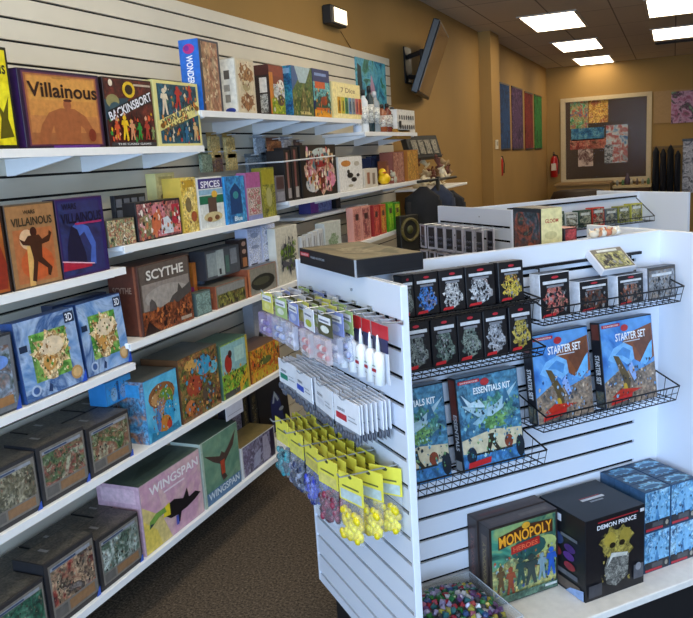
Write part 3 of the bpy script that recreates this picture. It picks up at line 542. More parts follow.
wall_box('olive green box at the right end of the middle shelf', z, 264, 277, 168, .05, '#7a7a28', [('r', 0, 0, 1, 1, art(['#5a6a24', '#8a8a34', '#a8a040', '#4a4a20'], 16, 9)), ('r', .05, .66, .95, .96, '#9a9028'), ('e', .5, .4, .22, .2, '#a8a468')])
# small packs hanging above the middle shelf
def packs(label, px, zt, pal, w, h, grp, x=-2.05, seed=1):
    q = on_x(px, zt, x); y, zt = q.y, q.z; t = thing('hanging_pack', label, 'card pack', (x, y, zt), 0, grp)
    mb = MB(); mb.box(0, -w/2, -h, .018, w/2, -.012, art(pal, 18, seed), .002); mb.box(0, -w/2, -.012, .002, w/2, .008, pal[0]); mb.build('packet', t)
    mb = MB(); mb.tube((-.048, 0, -.002), (.05, 0, 0), .0025, '#b8bcc0'); mb.build('hook', t)
TAN = ['#a88a48', '#cdb070', '#e0cc90', '#b89a58']
zz = 1.70
packs('tan card pack, top left of the four small packs over the middle shelf', 211, 134, TAN, .09, .115, 'small tan packs above the middle shelf', seed=2)
packs('tan card pack, top right of the four small packs over the middle shelf', 226.5, 135, TAN, .09, .115, 'small tan packs above the middle shelf', seed=3)
packs('green grey card pack under the tan packs, leftmost', 203, 152, ['#5a6a58', '#8aa088', '#a8b8a0', '#4a5a50'], .09, .095, 'small tan packs above the middle shelf', seed=4)
packs('purple brown card pack between the green and the tan pack of the lower row', 215, 152, ['#5a4058', '#8a6a48', '#a89058', '#4a3450'], .07, .095, 'small tan packs above the middle shelf', seed=5)
packs('tan card pack, bottom right of the small packs over the middle shelf', 229, 151, TAN, .09, .095, 'small tan packs above the middle shelf', seed=6)
for i, (px, zt, h, w, pal, lb) in enumerate([
  (250.5, 155, .15, .13, ['#5a6a78', '#8a9aa8', '#48586a'], 'grey blue bag hanging left of the dark hanging packs'),
  (262, 150, .17, .1, ['#4a5a6a', '#7a8c9a', '#20262c'], 'grey blue bag with a black strip hanging above the olive box'),
  (257, 136, .1, .1, ['#9aa8b8', '#b8c4d0', '#8494a8'], 'pale blue bag hanging just under the highest shelf'),
  (272, 139, .14, .14, ['#5a3420', '#8a5030', '#b87848', '#2a1c18'], 'brown orange pack hanging at the top of the dark pack column'),
  (284, 138, .15, .1, ['#8a8a94', '#c0c0c8', '#5a5058'], 'silver grey pack hanging right of the brown orange pack'),
  (277, 163, .2, .14, ['#2a1c1c', '#6a3c34', '#8a7060', '#201414'], 'dark brown pack in the second row of hanging packs'),
  (283.5, 166, .14, .1, ['#8a5c50', '#b09080', '#3a2420'], 'rose brown pack in the second row of hanging packs'),
  (296, 141, .17, .08, ['#4a3430', '#7a5a50', '#2a1c1c'], 'narrow dark pack hanging close to the round picture game')]):
    packs(lb, px, zt, pal, w, h, 'packs hanging between the shelves', x=-1.97 if i > 2 else -2.03, seed=i)
mb = MB(); mb.path([(-2.099, 3.75, 1.70), (-1.78, 3.75, 1.705)], .004, '#c8ccd0'); mb.path([(-1.78, 3.45, 1.70), (-1.78, 4.1, 1.715)], .004, '#c8ccd0'); mb.path([(-2.099, 3.5, 1.70), (-1.78, 3.5, 1.70)], .004, '#c8ccd0'); tag(mb.build('wire_rail'), 'thin silver wire rail across the dark hanging packs', 'rail')
# ---- R2
z = SH['R2']
def R2(label, a, b, t, d, body, front, **k): return wall_box(label, z, a, b, t, d, body, front, **k)
R2('grey brown narrow box standing left of the dark ribbed boxes', 277, 286, 176, .1, '#6a6468', [('r', .1, .05, .9, .4, '#8a8890'), ('r', .1, .5, .9, .95, '#4a3434')])
R2('black narrow box with a pink stripe, left of the round picture game', 287, 293.5, 150, .1, '#1c1818', [('r', .3, .05, .6, .95, '#8a6058'), ('r', .3, .05, .8, .25, '#989090')])
R2('second black narrow box, touching the round picture game', 294.5, 301, 147, .1, '#241c1c', [('r', .3, .05, .6, .95, '#7a4c48'), ('r', .3, .05, .8, .25, '#a09a98')])
R2('black box with a big round pink and cream picture', 303, 338, 145, .07, '#1c1a18', [('r', .02, .02, .98, .98, '#2a2420'), ('e', .5, .5, .45, .46, art(['#c8a06a', '#b04a3c', '#d88a9a', '#e0c8a0', '#8a3030', '#a8b0a8'], 9, 4)), ('e', .55, .82, .26, .12, '#b8c4c0'), ('e', .3, .25, .2, .16, '#c8c8c8'), ('e', .8, .3, .14, .16, '#e08aa8'), ('e', .5, .62, .2, .06, '#a02c2c'), ('e', .5, .3, .12, .2, '#6a3020')])
R2('white box with small black animal shapes, between the round picture game and the duck', 340, 363.5, 157, .08, '#d8d4cc', [('r', .02, .02, .98, .98, '#e4e2de'), ('e', .3, .8, .2, .09, '#c8843c'), ('e', .75, .78, .12, .07, '#b8b0a0'), ('e', .45, .45, .13, .08, '#181818'), ('e', .38, .56, .06, .06, '#181818'), ('e', .6, .32, .12, .07, '#201c1c'), ('e', .78, .44, .07, .05, '#282420'), ('e', .45, .15, .1, .04, '#b0a890')])
R2('small white box with brown drawings right of the white animal box', 365, 378, 169, .06, '#cfc8bc', [('r', .2, .2, .4, .8, '#a06a50'), ('r', .6, .15, .8, .75, '#8a7a6a')])
for a, b, t, c1, lb in [(372, 377, 158, '#1c2a50', 'narrow navy box in the back row behind the duck'), (377.5, 382.5, 156, '#20304a', 'second narrow blue black box in the back row behind the duck'), (383, 388, 155, '#181c2c', 'third narrow dark box in the back row behind the duck')]:
    wall_box(lb, z, a, b, t, .08, c1, [('r', .2, .1, .7, .9, '#3a4a6a')], setback=.15)
R2('small brown orange box behind the yellow duck', 386.5, 391.5, 161, .06, '#7a4428', [('r', .2, .2, .8, .8, '#b87a4a')], setback=.05)
R2('pink brown patterned upright box right of the duck', 394, 405, 152, .1, '#7a4438', [('r', .05, .03, .95, .97, art(['#5a2c24', '#a86a58', '#c89a88', '#6a3a30'], 20, 7))])
R2('orange brown upright box at the end of the far shelf', 408, 419, 150, .1, '#a86c2c', [('r', .05, .03, .95, .97, art(['#7a4a1c', '#c08838', '#d8a850', '#4a2c18'], 16, 8))])
wall_box('yellow brown box lying on top of the upright far boxes', z+.31, 396, 411, 142, .1, '#a87a30', [('r', .05, .1, .95, .9, '#c0923c')], h=.07)
# duck
y = along_px(Vector((FX-.05, 0, z)), D, 384.5); t = thing('rubber_duck', 'bright yellow toy duck on the far shelf', 'toy duck', (FX-.05, y, z)); ye = M('#f0c818', .35)
mb = MB(); mb.ball((0, 0, .04), .042, ye, 12, 1, 1.5, .95); mb.ball((0, -.03, .085), .028, ye, 10); mb.build('body', t)
mb = MB(); mb.ball((.022, -.05, .083), .012, '#d86a18', 8, 1.2, 1, .5); mb.build('beak', t)
y = along_px(Vector((FX-.03, 0, z)), D, 393.5); t = thing('toy_animal', 'small pale grey toy animal in front of the pink brown box', 'toy', (FX-.03, y, z)); gy = M('#b0ac98', .7)
mb = MB(); mb.ball((0, 0, .03), .03, gy, 10, 1, 1.2, .9); mb.ball((.005, -.02, .065), .022, gy, 8); mb.ball((.0, -.035, .088), .008, gy, 6); mb.ball((.0, -.008, .088), .008, gy, 6)
for sx in (-.012, .014):
    for sy in (-.018, .018): mb.tube((sx, sy, .02), (sx, sy, .002), .007, gy)
mb.build('body', t)
# figurines heap on the cream end shelf
rnd = random.Random(11)
for i in range(34):
    yy = 6.1+.8*rnd.random(); xx = -2.03+.28*rnd.random(); lv = (i % 4)*.055*rnd.random()*1.6; s = .8+.5*rnd.random(); c = rnd.choice(['#c8b48c', '#b89c70', '#d8c8a4', '#8a6a48', '#6a3c2c', '#a88a60', '#e0d4b8'])
    mb = MB(); m = M(c, .7); q = Euler((rnd.uniform(-1, 1), rnd.uniform(-1, 1), rnd.uniform(0, 6)))
    mb.lathe([(.03*s, -.04*s), (.034*s, -.034*s), (.012*s, -.03*s), (.02*s, 0), (.024*s, .02*s), (.01*s, .03*s)], m, n=7); mb.ball((0, 0, .042*s), .014*s, m, 6); mb.tube((0, 0, .02*s), (.04*s, .01, .035*s), .007*s, m)
    o = mb.build('figurine', None, (xx, yy, 1.455+lv), q); tag(o, {'#6a3c2c': 'dark red brown', '#8a6a48': 'brown'}.get(c, 'cream')+' figurine in the heap on the far cream shelf', 'figurine', {'#6a3c2c': 'dark red', '#8a6a48': 'brown'}.get(c, 'cream')+' figurines heaped on the far cream shelf')
# ---- R3
z = SH['R3']
for i, (a, b, t, c1, c2, lb) in enumerate([(354.5, 362, 208, '#d89a8c', '#b06a68', 'left one of the two pink boxes on the short far shelf'), (363, 371.5, 207, '#d8988a', '#8a4048', 'right one of the two pink boxes, next to the red ones'),
   (374.5, 380.5, 206, '#a03030', '#d86a58', 'dark red box next to the pink boxes'), (381.5, 387, 205, '#b84030', '#d8a048', 'lighter red box next to the green ones'),
   (388.5, 394.5, 203, '#4a9a20', '#a8d838', 'left green box on the short far shelf'), (395.5, 401, 203, '#3a8a1c', '#e0d840', 'right green box at the end of the short far shelf')]):
    wall_box(lb, z, a, b, t, .045, c1, [('r', .1, .05, .9, .95, art([c1, c2, c1], 16, i)), ('r', .3, .62, .7, .8, '#4a3030'), ('r', .3, .15, .5, .5, c2)])
# dark jackets on a floor stand at the end of the slatwall
t = thing('coat_rack', 'dark floor rack with black clothes beyond the green boxes', 'coat rack', (-1.62, 5.64, 0)); mb = MB(); mb.tube((0, 0, 0), (0, 0, 1.52), .016, '#1c1c1c', 10); mb.tube((-.05, -.34, 1.5), (.05, .34, 1.5), .01, '#1c1c1c', 8); mb.lathe([(.22, 0), (.22, .02), (.03, .04)], '#1c1c1c', n=16); mb.build('stand', t)
def garment(label, x, y, z0, z1, col, r, rz, grp='dark jackets on the far rack'):
    t = thing('jacket', label, 'jacket', (x, y, z0), rz, grp); h = z1-z0; mb = MB(); n = 18; vs = []; fs = []; m = M(col, .85, var=.35, scale=14)
    prof = [(1, 0), (1.02, .15), (.95, .5), (1.0, .8), (.92, .9), (.45, .96), (.2, 1)]
    for j, (k, v) in enumerate(prof):
        for i in range(n): a = 2*pi*i/n; f = r*k*(1+.13*sin(5*a+1.3*j)); vs.append((cos(a)*f*1.3, sin(a)*f*.6, v*h))
    for j in range(len(prof)-1):
        for i in range(n): fs.append((j*n+i, j*n+(i+1) % n, (j+1)*n+(i+1) % n, (j+1)*n+i))
    fs.append(tuple(range(n))[::-1]); mb.faces(vs, fs, m, True); mb.build('body', t)
    for s in (-1, 1):
        mb = MB(); mb.tube((s*r*1.05, -.01, h*.86), (s*r*1.25, -.05, h*.3), r*.28, m, 8, r*.2); mb.build('sleeve', t)
garment('black jacket hanging on the near side of the far rack', -1.67, 5.42, .72, 1.46, '#141418', .1, .35)
garment('grey blue hooded jacket hanging at the centre of the far rack', -1.62, 5.66, .72, 1.46, '#2c3448', .09, .3)
garment('dark charcoal jacket hanging at the right end of the far rack', -1.60, 5.90, .72, 1.40, '#1c1c22', .09, .25)
y = 5.13; t = thing('round_medallion', 'round olive gold medallion box right of the green boxes', 'ornament', (-1.69, y, 1.15), radians(60)); mb = MB(); mb.box(-.085, 0, -.12, .085, .05, .13, M('#1c1a14', .6), .004); mb.build('case', t)
mb = MB()
for i in range(20):
    a = 2*pi*i/20; b = 2*pi*(i+1)/20; mb.tube((.075*cos(a), -.006, .03+.075*sin(a)), (.075*cos(b), -.006, .03+.075*sin(b)), .011, '#5e5428')
mb.ball((0, -.005, .03), .03, '#4a4a24', 10, 1, .4, 1); mb.build('ring', t)
mb = MB(); mb.box(-1.79, 4.99, 0, -1.58, 5.25, 1.029, M('#14120f', .7), .01); tag(mb.build('storage_box'), 'dark cabinet standing under the round medallion', 'cabinet')
# ---- L3
z = SH['L3']
wall_box('dark framed puzzle box at the left edge of the picture puzzle shelf', z, -22, 22, 345, .06, '#2c2e34', [('r', .03, .03, .97, .97, '#6a6e74'), ('r', .08, .1, .9, .86, art(['#2a3438', '#4a5a50', '#8a9ab0', '#7a5a40', '#30446a'], 8, 5)), ('e', .6, .66, .25, .09, '#6a90d8'), ('r', .1, .1, .85, .22, '#9a7048'), ('p', [(.86, .0), (1, .0), (1, .2)], '#2c50b0')])
BL = ['#3a68a8', '#6a94c8', '#a0b8d8', '#2c548c', '#88a4cc']
def puzzle(label, pl, pr, pt, sb, sd):
    return wall_box(label, z, pl, pr, pt, .05, '#20407a', [('r', .01, .01, .99, .99, art(BL, 5, sd)), ('r', .2, .2, .8, .8, art(['#3a7a30', '#5a9a40', '#a8c068'], 9, sd)), ('e', .5, .5, .3, .28, art(['#8a6a3c', '#d8b880', '#e8d4a8', '#a87c48', '#6a4a28'], 12, sd, crisp=True)), ('e', .53, .6, .2, .12, '#e0ccac'), ('e', .45, .4, .1, .1, '#c8944c'), ('e', .86, .16, .1, .09, '#b8905c'), ('e', .86, .16, .07, .06, '#d0ac78'), ('r', .8, .82, .97, .96, '#1c2c48'), ('t', '3D', .88, .89, .12, .1, 0, '#e8ecf4'), ('e', .16, .12, .08, .07, '#a8bcd8'), ('e', .16, .12, .05, .045, '#3a5a94'), ('r', .02, .62, .14, .7, '#1c2c48'), ('p', [(.9, .0), (1, .0), (1, .16)], '#2450c0'), ('p', [(.34, .06), (.38, .16), (.42, .12), (.4, .04)], '#203864')], lean=4, setback=sb, left=[('r', 0, 0, 1, 1, '#2a4880'), ('r', .2, .3, .8, .9, '#1c2c50')])
puzzle('blue puzzle box with a pictured castle, nearer one of the pair', 27.5, 87, 325, .01, 1)
puzzle('blue puzzle box with a pictured castle, farther one touching the shelf end', 88.5, 131.5, 306, .02, 2)
wall_box('dark flat box standing behind the two blue puzzles', z, 62, 115, 303, .05, '#202c48', [('r', .02, .8, .98, .97, '#3a4a70')], setback=.1, h=.26)
# ---- M3
z = SH['M3']
br_ = art(['#3c2620', '#5a3c30', '#6e4c3c', '#4a3028'], 6, 4)
wall_box('big brown box with a ruined landscape picture', z, 144, 194.5, 267, .14, '#4a2e24',
  [('r', .01, .01, .99, .99, '#4a3830'), ('r', .03, .3, .97, .98, '#5c5048'), ('r', .05, .34, .96, .72, '#8a8078'), ('e', .5, .5, .42, .16, '#9a928a'), ('p', [(.5, .35), (.6, .46), (.7, .5), (.74, .62), (.8, .52), (.9, .56), (.98, .6), (.98, .32), (.4, .3)], '#4a4440'), ('p', [(.14, .32), (.16, .46), (.2, .5), (.26, .44), (.3, .32)], '#57504c'),
   ('p', [(.01, .01), (.01, .34), (.3, .32), (.5, .38), (.7, .34), (.97, .44), (.99, .01)], art(['#3a1c14', '#7a3c20', '#a05428', '#5a2c1c', '#c07038'], 13, 3)), ('t', 'SCYTHE', .5, .84, .72, .14, 0, '#d8d4cc'), ('r', .72, .05, .94, .1, '#a89888'), ('p', [(.01, .01), (.1, .2), (.2, .1), (.3, .01)], '#2a1814')],
  left=[('r', .02, .02, .98, .98, '#5a3024'), ('r', .86, 0, .93, 1, '#8a5038'), ('t', 'SCYTHE', .45, .66, .62, .09, 0, '#9a7a68')])
wall_box('second brown game box standing right behind the big ruined landscape box', z, 144, 194.5, 267, .12, '#54342a', [], left=[('r', .02, .02, .96, .98, '#5c382c'), ('t', 'SCYTHE', .5, .66, .62, .1, 0, '#927060')], setback=.158, h=.235, w=.47)
wall_box('thin orange and magenta spined box right of the big brown landscape box', z+.0, 196.5, 200, 248, .14, '#b0662c', [('r', 0, .55, 1, 1, '#c8762c'), ('r', 0, .1, 1, .3, '#3a1c4a')], left=[('r', .5, .7, 1, 1, '#c87830'), ('r', .5, .3, 1, .5, '#a83a80')], h=.21, setback=.1)
wall_box('small grey teal box in front of the thin orange spine', z, 197, 212.5, 294, .04, '#4a5a58', [('r', .05, .05, .95, .95, art(['#5a7470', '#86a098', '#3a4c4a'], 20, 2))])
wall_box('grey shrink-wrapped box standing behind the small grey teal box', z, 203.5, 207, 252, .12, '#5a6474', [('r', .05, .02, .95, .98, '#6a7484')], h=.215, setback=.12)
OR = '#a05a38'
wall_box('orange edged box with a dark meadow picture, left one of its pair', z, 217, 248, 287, .14, OR, [('r', .02, .02, .94, .98, '#7a7468'), ('r', .05, .05, .92, .6, art(['#2a2c1c', '#4a4c28', '#8a8a40', '#6a3c24'], 16, 5)), ('r', .05, .6, .92, .93, '#8a8a86'), ('r', .94, 0, 1, 1, '#b06a44')], left=[('r', 0, 0, 1, 1, '#8a4c34'), ('r', .1, .5, .9, .7, '#b0653c')], top=[('r', 0, 0, 1, 1, '#6c6a66')])
wall_box('orange edged box with a dark oval hill picture, right one of its pair', z, 249.5, 277.5, 270, .14, OR, [('r', .02, .02, .98, .98, '#8a877c'), ('e', .5, .4, .42, .3, '#2c2c24'), ('e', .45, .45, .3, .14, '#4a4a38'), ('r', .0, 0, .06, 1, '#c07a50')], top=[('r', 0, 0, 1, 1, '#5a6066')], left=[('r', 0, 0, 1, 1, '#8a4c34')])
wall_box('wide grey box with a pale building picture stacked on the orange edged boxes', z+.125, 207, 241, 252, .08, '#3c3e44', [('r', .02, .02, .98, .98, '#4a4e54'), ('r', .04, .1, .4, .9, '#8a9698'), ('r', .3, .05, .52, .95, '#a0acac'), ('r', .36, .1, .42, .3, '#20242a'), ('r', .55, .1, .66, .7, '#4a6a60'), ('r', .7, .35, .9, .9, '#7a8088')], setback=.055)
wall_box('narrow brown box with pale pictures between the grey and the white blue boxes', z+.125, 242, 249, 240, .08, '#2e2220', [('e', .5, .85, .3, .08, '#b09080'), ('e', .5, .6, .3, .08, '#a88878'), ('r', .2, .1, .8, .4, '#a06a44')], setback=.055)
for a, b, lb in [(250, 263, 'left one of the two white and blue boxes standing on the front row'), (264, 277.5, 'right one of the two white and blue boxes, beside the cream castle box')]:
    wall_box(lb, z+.125, a, b, 234, .07, '#c4cce8', [('r', .04, .03, .96, .97, art(['#b8c4e8', '#d8e0f4', '#9cacd8'], 22, a)), ('e', .5, .8, .3, .07, '#8a9ac0'), ('e', .5, .5, .3, .05, '#8c98b8'), ('r', .1, .04, .6, .08, '#3a3a50')], setback=.06, h=.185)
wall_box('cream box with a dark castle cluster and a green patch on the cover', z, 279, 300.5, 229, .08, '#cfccc0', [('r', .02, .02, .98, .98, '#d0ccbc'), ('e', .5, .55, .34, .1, '#7a9a34')] + [('p', [(.2+.1*i, .5), (.22+.1*i, .72+.08*((i*7) % 3)), (.25+.1*i, .5)], '#2c2c34') for i in range(6)] + [('e', .3+.14*i, .36-.05*(i % 2), .08, .07, '#5a5a66') for i in range(4)] + [('p', [(.45, .3), (.55, .12), (.6, .3)], '#3a3a44'), ('r', .2, .42, .8, .47, '#4a5a34')])
# price cards and further things behind the display unit
z = SH['M3b']
P_ = Vector((FX-.03, 0, z))
for i, (px, h) in enumerate([(306.5, .215), (312, .22), (317.5, .225), (323, .23)]):
    wall_box(['leftmost', 'second', 'third', 'rightmost'][i]+' of the four white ribbed cards above the black boxed set', z, px-2.5, px+2.2, 0, .03, '#cfd2d4', [('r', .25, .1, .45, .9, '#8a8c94'), ('r', .65, .1, .8, .9, '#a0a2a8')], name='price_card', cat='card', group='white ribbed cards', h=h)
wall_box('pale box with a green leafy drawing beside the white ribbed cards', z, 327, 343, 228, .06, '#c4c8c4', [('r', .02, .02, .98, .98, '#c4cac4'), ('e', .5, .55, .3, .22, art(['#6a8a5c', '#a8b8a0', '#48683c'], 30, 3)), ('e', .5, .3, .28, .14, '#5f8250')], h=.255)
wall_box('small purple and blue box on the far shelf behind the cards', z+.3, 311, 332, 217, .08, '#4a4a90', [('r', .0, .0, .35, 1, '#7a3a9a'), ('r', .35, 0, 1, 1, art(['#5a6ab0', '#8a9ad0', '#4a4a8a'], 22, 3))], setback=.17, h=.075)
mb = MB(); mb.box(-2.099, 3.9, z+.28, -1.9, 4.9, z+.298, SHELFW, .003); tag(mb.build('wall_shelf'), 'small shelf holding the purple and blue box behind the cards', 'shelf')
wall_box('slim black bottle shaped box right of the purple box', z+.3, 336.5, 341, 214, .05, '#16161a', [('r', .2, .1, .8, .3, '#3a3a44')], setback=.16, h=.15)
# ---- M4: deck boxes and animal games
z = SH['M4']
STONE = art(['#3a3835', '#4c4944', '#5a564e', '#33312e'], 16, 4)
def deck(label, zz, pl, pr, pt, pal, sd, d=.13, **k):
    return wall_box(label, zz, pl, pr, pt, d, '#2b2a2c',
      [('r', .01, .01, .99, .99, '#302e30'), ('r', .07, .08, .97, .93, '#77736c'), ('r', .1, .3, .94, .83, art(pal, 11, sd)), ('r', .1, .84, .9, .89, '#8e949e'), ('r', .38, .12, .9, .27, '#8a6a4c'), ('r', .1, .12, .34, .27, '#625f5c'), ('p', [(.9, .0), (1, .0), (1, .14), (.97, .12)], '#3458b8'), ('r', .14, .85, .6, .88, '#3c4c6a')],
      left=[('r', 0, 0, 1, 1, '#26262a')], top=[('r', .02, .05, .98, .95, STONE), ('r', .3, .4, .36, .7, '#8a8a8a')], group='dark deck boxes', cat='card deck box', name='deck_box', **k)
deck('dark deck box with a ghostly army picture, leftmost in the second lowest row', z, -12, 42.5, 468, ['#3a3c34', '#8a8a78', '#5a5440', '#a8a48e', '#3c3028'], 1, h=.19)
deck('dark deck box with a red and green garden picture, middle of its row', z, 43.5, 90.5, 449, ['#2e4a30', '#5a6e4c', '#8a4a44', '#9aa08a', '#3a5a40'], 2)
deck('dark deck box with a green jungle picture, beside the blue mushroom game', z, 91.5, 133.5, 430, ['#2c4a2c', '#5f7a4c', '#8a5a4a', '#a0a488', '#38503a'], 3)
for i, (a, b, lb) in enumerate([(-12, 42.5, 'dark deck box standing behind the leftmost one'), (43.5, 90.5, 'dark deck box standing behind the garden picture one'), (91.5, 133, 'dark deck box standing behind the jungle picture one')]):
    deck(lb, z, a, b, 0, ['#33312e', '#4a4a44', '#3a3a36'], 9, h=.18, d=.12, setback=.148)
wall_box('blue box with a smiling animal heap under a giant mushroom', z, 149.5, 182, 383, .2, '#2f88c0',
  [('r', .01, .01, .99, .99, art(['#3aa0c8', '#62b8d8', '#4aa8d0', '#2a88b8'], 6, 2)), ('e', .5, .68, .4, .2, '#8a5a34'), ('e', .5, .64, .34, .13, '#b88a58'), ('e', .6, .58, .22, .2, '#6a8a30'), ('e', .46, .44, .16, .22, art(['#2a6aa0', '#4a8ac0', '#c88a40', '#7a4a2c'], 16, 3)), ('e', .66, .36, .16, .2, '#2f9ac8'), ('e', .5, .2, .2, .14, '#c07a34'), ('e', .32, .3, .07, .18, '#4a7ab0'), ('e', .62, .16, .08, .08, '#b8402c'), ('p', [(.05, .02), (.1, .16), (.5, .08), (.9, .14), (.95, .02)], '#2c7a9c')],
  left=[('r', 0, 0, 1, 1, art(['#3c78a8', '#5898c0', '#a8754c', '#2f5a84'], 10, 6)), ('r', .1, .75, .9, .95, '#3a90c8')], top=[('r', 0, 0, 1, 1, '#5a5c58')])
wall_box('small sky blue box lying on the dark deck boxes, by the blue mushroom game', z+.18, 107, 133, 384, .08, '#2f80c0', [('r', .03, .04, .97, .96, '#3a94d4'), ('e', .3, .4, .12, .3, '#8ab0d0'), ('e', .65, .4, .12, .3, '#7a9ac0'), ('r', .42, .1, .5, .9, '#20508a')], setback=.1)
wall_box('brown game box crowded with dragons and animals', z, 183.5, 222, 361, .18, '#5a3c24', [('r', .01, .01, .99, .99, art(['#40281c', '#7a4c30', '#9c7040', '#5a6a34', '#3a2c24', '#84442c'], 14, 3)), ('e', .62, .76, .2, .16, '#3a9ac0'), ('e', .85, .66, .12, .1, '#60b0c8'), ('e', .35, .5, .2, .16, '#a0442c'), ('e', .3, .84, .16, .08, '#c89a50'), ('e', .7, .3, .18, .14, '#5a4a3c'), ('e', .2, .2, .12, .12, '#c07040')], top=[('r', 0, 0, 1, 1, '#4a4a44')])
wall_box('green and sky blue game box with a red parrot', z, 224, 250.5, 346.5, .16, '#4a6a58', [('r', .01, .01, .99, .99, art(['#4a8a28', '#7ab03a', '#a8c040', '#3a5a24'], 10, 3)), ('r', .03, .45, .93, .97, '#88b4b8'), ('e', .26, .62, .13, .17, '#a02c20'), ('e', .34, .78, .07, .07, '#401c18'), ('r', .5, .6, .86, .86, '#a8ccc4'), ('p', [(.93, 0), (.93, 1), (1, 1), (1, 0)], '#c8a83a'), ('p', [(.4, 0), (.9, .42), (.93, .2), (.6, 0)], '#d8a82c'), ('r', .05, .02, .6, .12, '#4a4a48')], top=[('r', 0, 0, 1, 1, '#486a60')])
wall_box('orange and yellow jungle game box, right end of the animal row', z, 252, 281, 352, .14, '#8a5024', [('r', .01, .01, .99, .99, art(['#8a3a18', '#c86a20', '#e0a02c', '#6a7a24', '#b8481c'], 12, 4)), ('p', [(.02, .02), (.1, .3), (.5, .34), (.9, .2), (.97, .02)], '#c8a428'), ('e', .5, .52, .2, .12, '#5f6a30')], top=[('r', 0, 0, 1, 1, '#6a5040')])
wall_box('small grey white box standing at the back behind the jungle game', z, 257, 268, 324, .06, '#9aa0ac', [('r', .05, .05, .95, .95, '#b0b4c0'), ('e', .5, .4, .2, .1, '#20242c')], setback=.2, h=.31)
t_ = wall_box('white price card hanging from the edge of the animal game shelf', z-.085, 226.5, 243.5, 0, .002, '#b8bccc', [('r', .1, .3, .9, .34, '#7a7e90')], setback=-.004, h=.06, name='price_card', cat='card', bev=0)
# ---- L5
z = SH['L5']
deck('dark deck box with a green creature picture, leftmost in the lowest row', z, -2, 51.5, 575, ['#1c3c34', '#2f5f4c', '#5f9078', '#2a2c30'], 5, h=.2)
deck('dark deck box with a red battle picture, middle of the lowest row', z, 52.5, 101, 566, ['#2c2428', '#8a3a34', '#b0987c', '#4a3c38', '#7a7470'], 6)
deck('dark deck box with a white waterfall picture, right of the lowest row', z, 102, 143.5, 541, ['#24302c', '#5a6e60', '#c0ccc8', '#38483c'], 7)
for a, b, lb in [(-2, 51.5, 'dark deck box behind the green creature one in the lowest row'), (52.5, 101, 'dark deck box behind the red battle one in the lowest row'), (102, 134, 'dark deck box behind the waterfall one in the lowest row')]:
    deck(lb, z, a, b, 0, ['#33312e', '#4a4a44', '#3a3a36'], 9, h=.19, d=.12, setback=.148)
PK = art(['#d0a8b4', '#c898b0', '#d8b8b4', '#c8a4bc'], 5, 2)
wall_box('large pink box with a black billed bird', z, 146.5, 205, 488, .2, '#b8a0a8',
  [('r', .01, .01, .99, .99, PK), ('p', [(.01, .01), (.01, .7), (.3, .4), (.42, .01)], '#d4c07c'), ('p', [(.01, .01), (.01, .5), (.2, .26), (.26, .01)], '#dcc45c'), ('t', 'WINGSPAN', .55, .84, .82, .13, 0, '#ece6e8'), ('r', .35, .7, .7, .725, '#e4d4dc'),
   ('p', [(.34, .36), (.38, .5), (.5, .52), (.64, .44), (.76, .4), (.86, .42), (.95, .35), (.84, .3), (.7, .27), (.6, .27), (.56, .14), (.52, .14), (.53, .26), (.42, .28)], '#17151a'), ('p', [(.3, .36), (.34, .5), (.42, .52), (.42, .34)], '#e4cc30'), ('p', [(.08, .34), (.1, .44), (.2, .5), (.34, .5), (.36, .42), (.24, .42), (.14, .36)], '#7aa048'), ('p', [(.09, .34), (.1, .4), (.16, .38)], '#30404a'), ('r', .5, .12, .54, .26, '#4a58b0'), ('p', [(.64, .44), (.72, .56), (.74, .4)], '#1c1a1e')],
  left=[('r', 0, 0, 1, 1, '#c4a0b0'), ('r', .1, .75, .9, .95, '#d0b0bc')], top=[('r', 0, 0, 1, 1, '#485a50'), ('p', [(.1, .3), (.4, .6), (.9, .5), (.5, .3)], '#33423a')])
wall_box('green box with a swooping red tailed bird', z, 206, 242, 445, .15, '#b0bcb0',
  [('r', .01, .01, .99, .99, art(['#4e7a68', '#668c74', '#7c9a7c', '#3f6a66'], 5, 3)), ('r', .01, .01, .99, .2, '#4f7498'), ('t', 'WINGSPAN', .52, .13, .84, .11, 0, '#cfdce4'), ('p', [(.08, .78), (.3, .7), (.46, .64), (.52, .7), (.6, .64), (.72, .72), (.94, .9), (.84, .68), (.66, .56), (.58, .5), (.56, .34), (.62, .26), (.5, .24), (.46, .34), (.46, .52), (.28, .62)], '#4a3a34'), ('p', [(.46, .56), (.58, .56), (.57, .34), (.48, .34)], '#a8442c'), ('r', .0, 0, .05, 1, '#a8b8a8')], top=[('r', 0, 0, 1, 1, '#3c5048')])
wall_box('low white edged box with a purple and silver figure picture', z, 243.5, 276.5, 449, .14, '#c8c8c8', [('r', .04, .03, .97, .97, art(['#3c3048', '#6a5c78', '#8a88a0', '#4a3c54', '#a8a8b8'], 12, 4)), ('p', [(.6, .1), (.62, .9), (.75, .9), (.84, .3), (.8, .08)], '#a09cb0'), ('r', .84, .05, .96, .95, '#241c34'), ('p', [(.3, .1), (.35, .5), (.55, .6), (.5, .15)], '#9a9cb4')], top=[('r', 0, 0, 1, 1, '#7a6c44')])
wall_box('black box with gold lettering and a hooded blue figure, behind the low purple box', z, 263, 291, 401, .06, '#15151a', [('r', .02, .02, .98, .98, '#18181c'), ('t', 'DUNGEON', .5, .86, .8, .1, 0, '#8a7a48'), ('p', [(.35, .02), (.4, .5), (.55, .62), (.7, .5), (.8, .02)], '#20285a'), ('p', [(.44, .45), (.55, .62), (.68, .46), (.62, .44), (.55, .54), (.5, .44)], '#98a4b0'), ('e', .72, .3, .08, .03, '#8a94a0')], setback=.16, h=.36, lean=3)
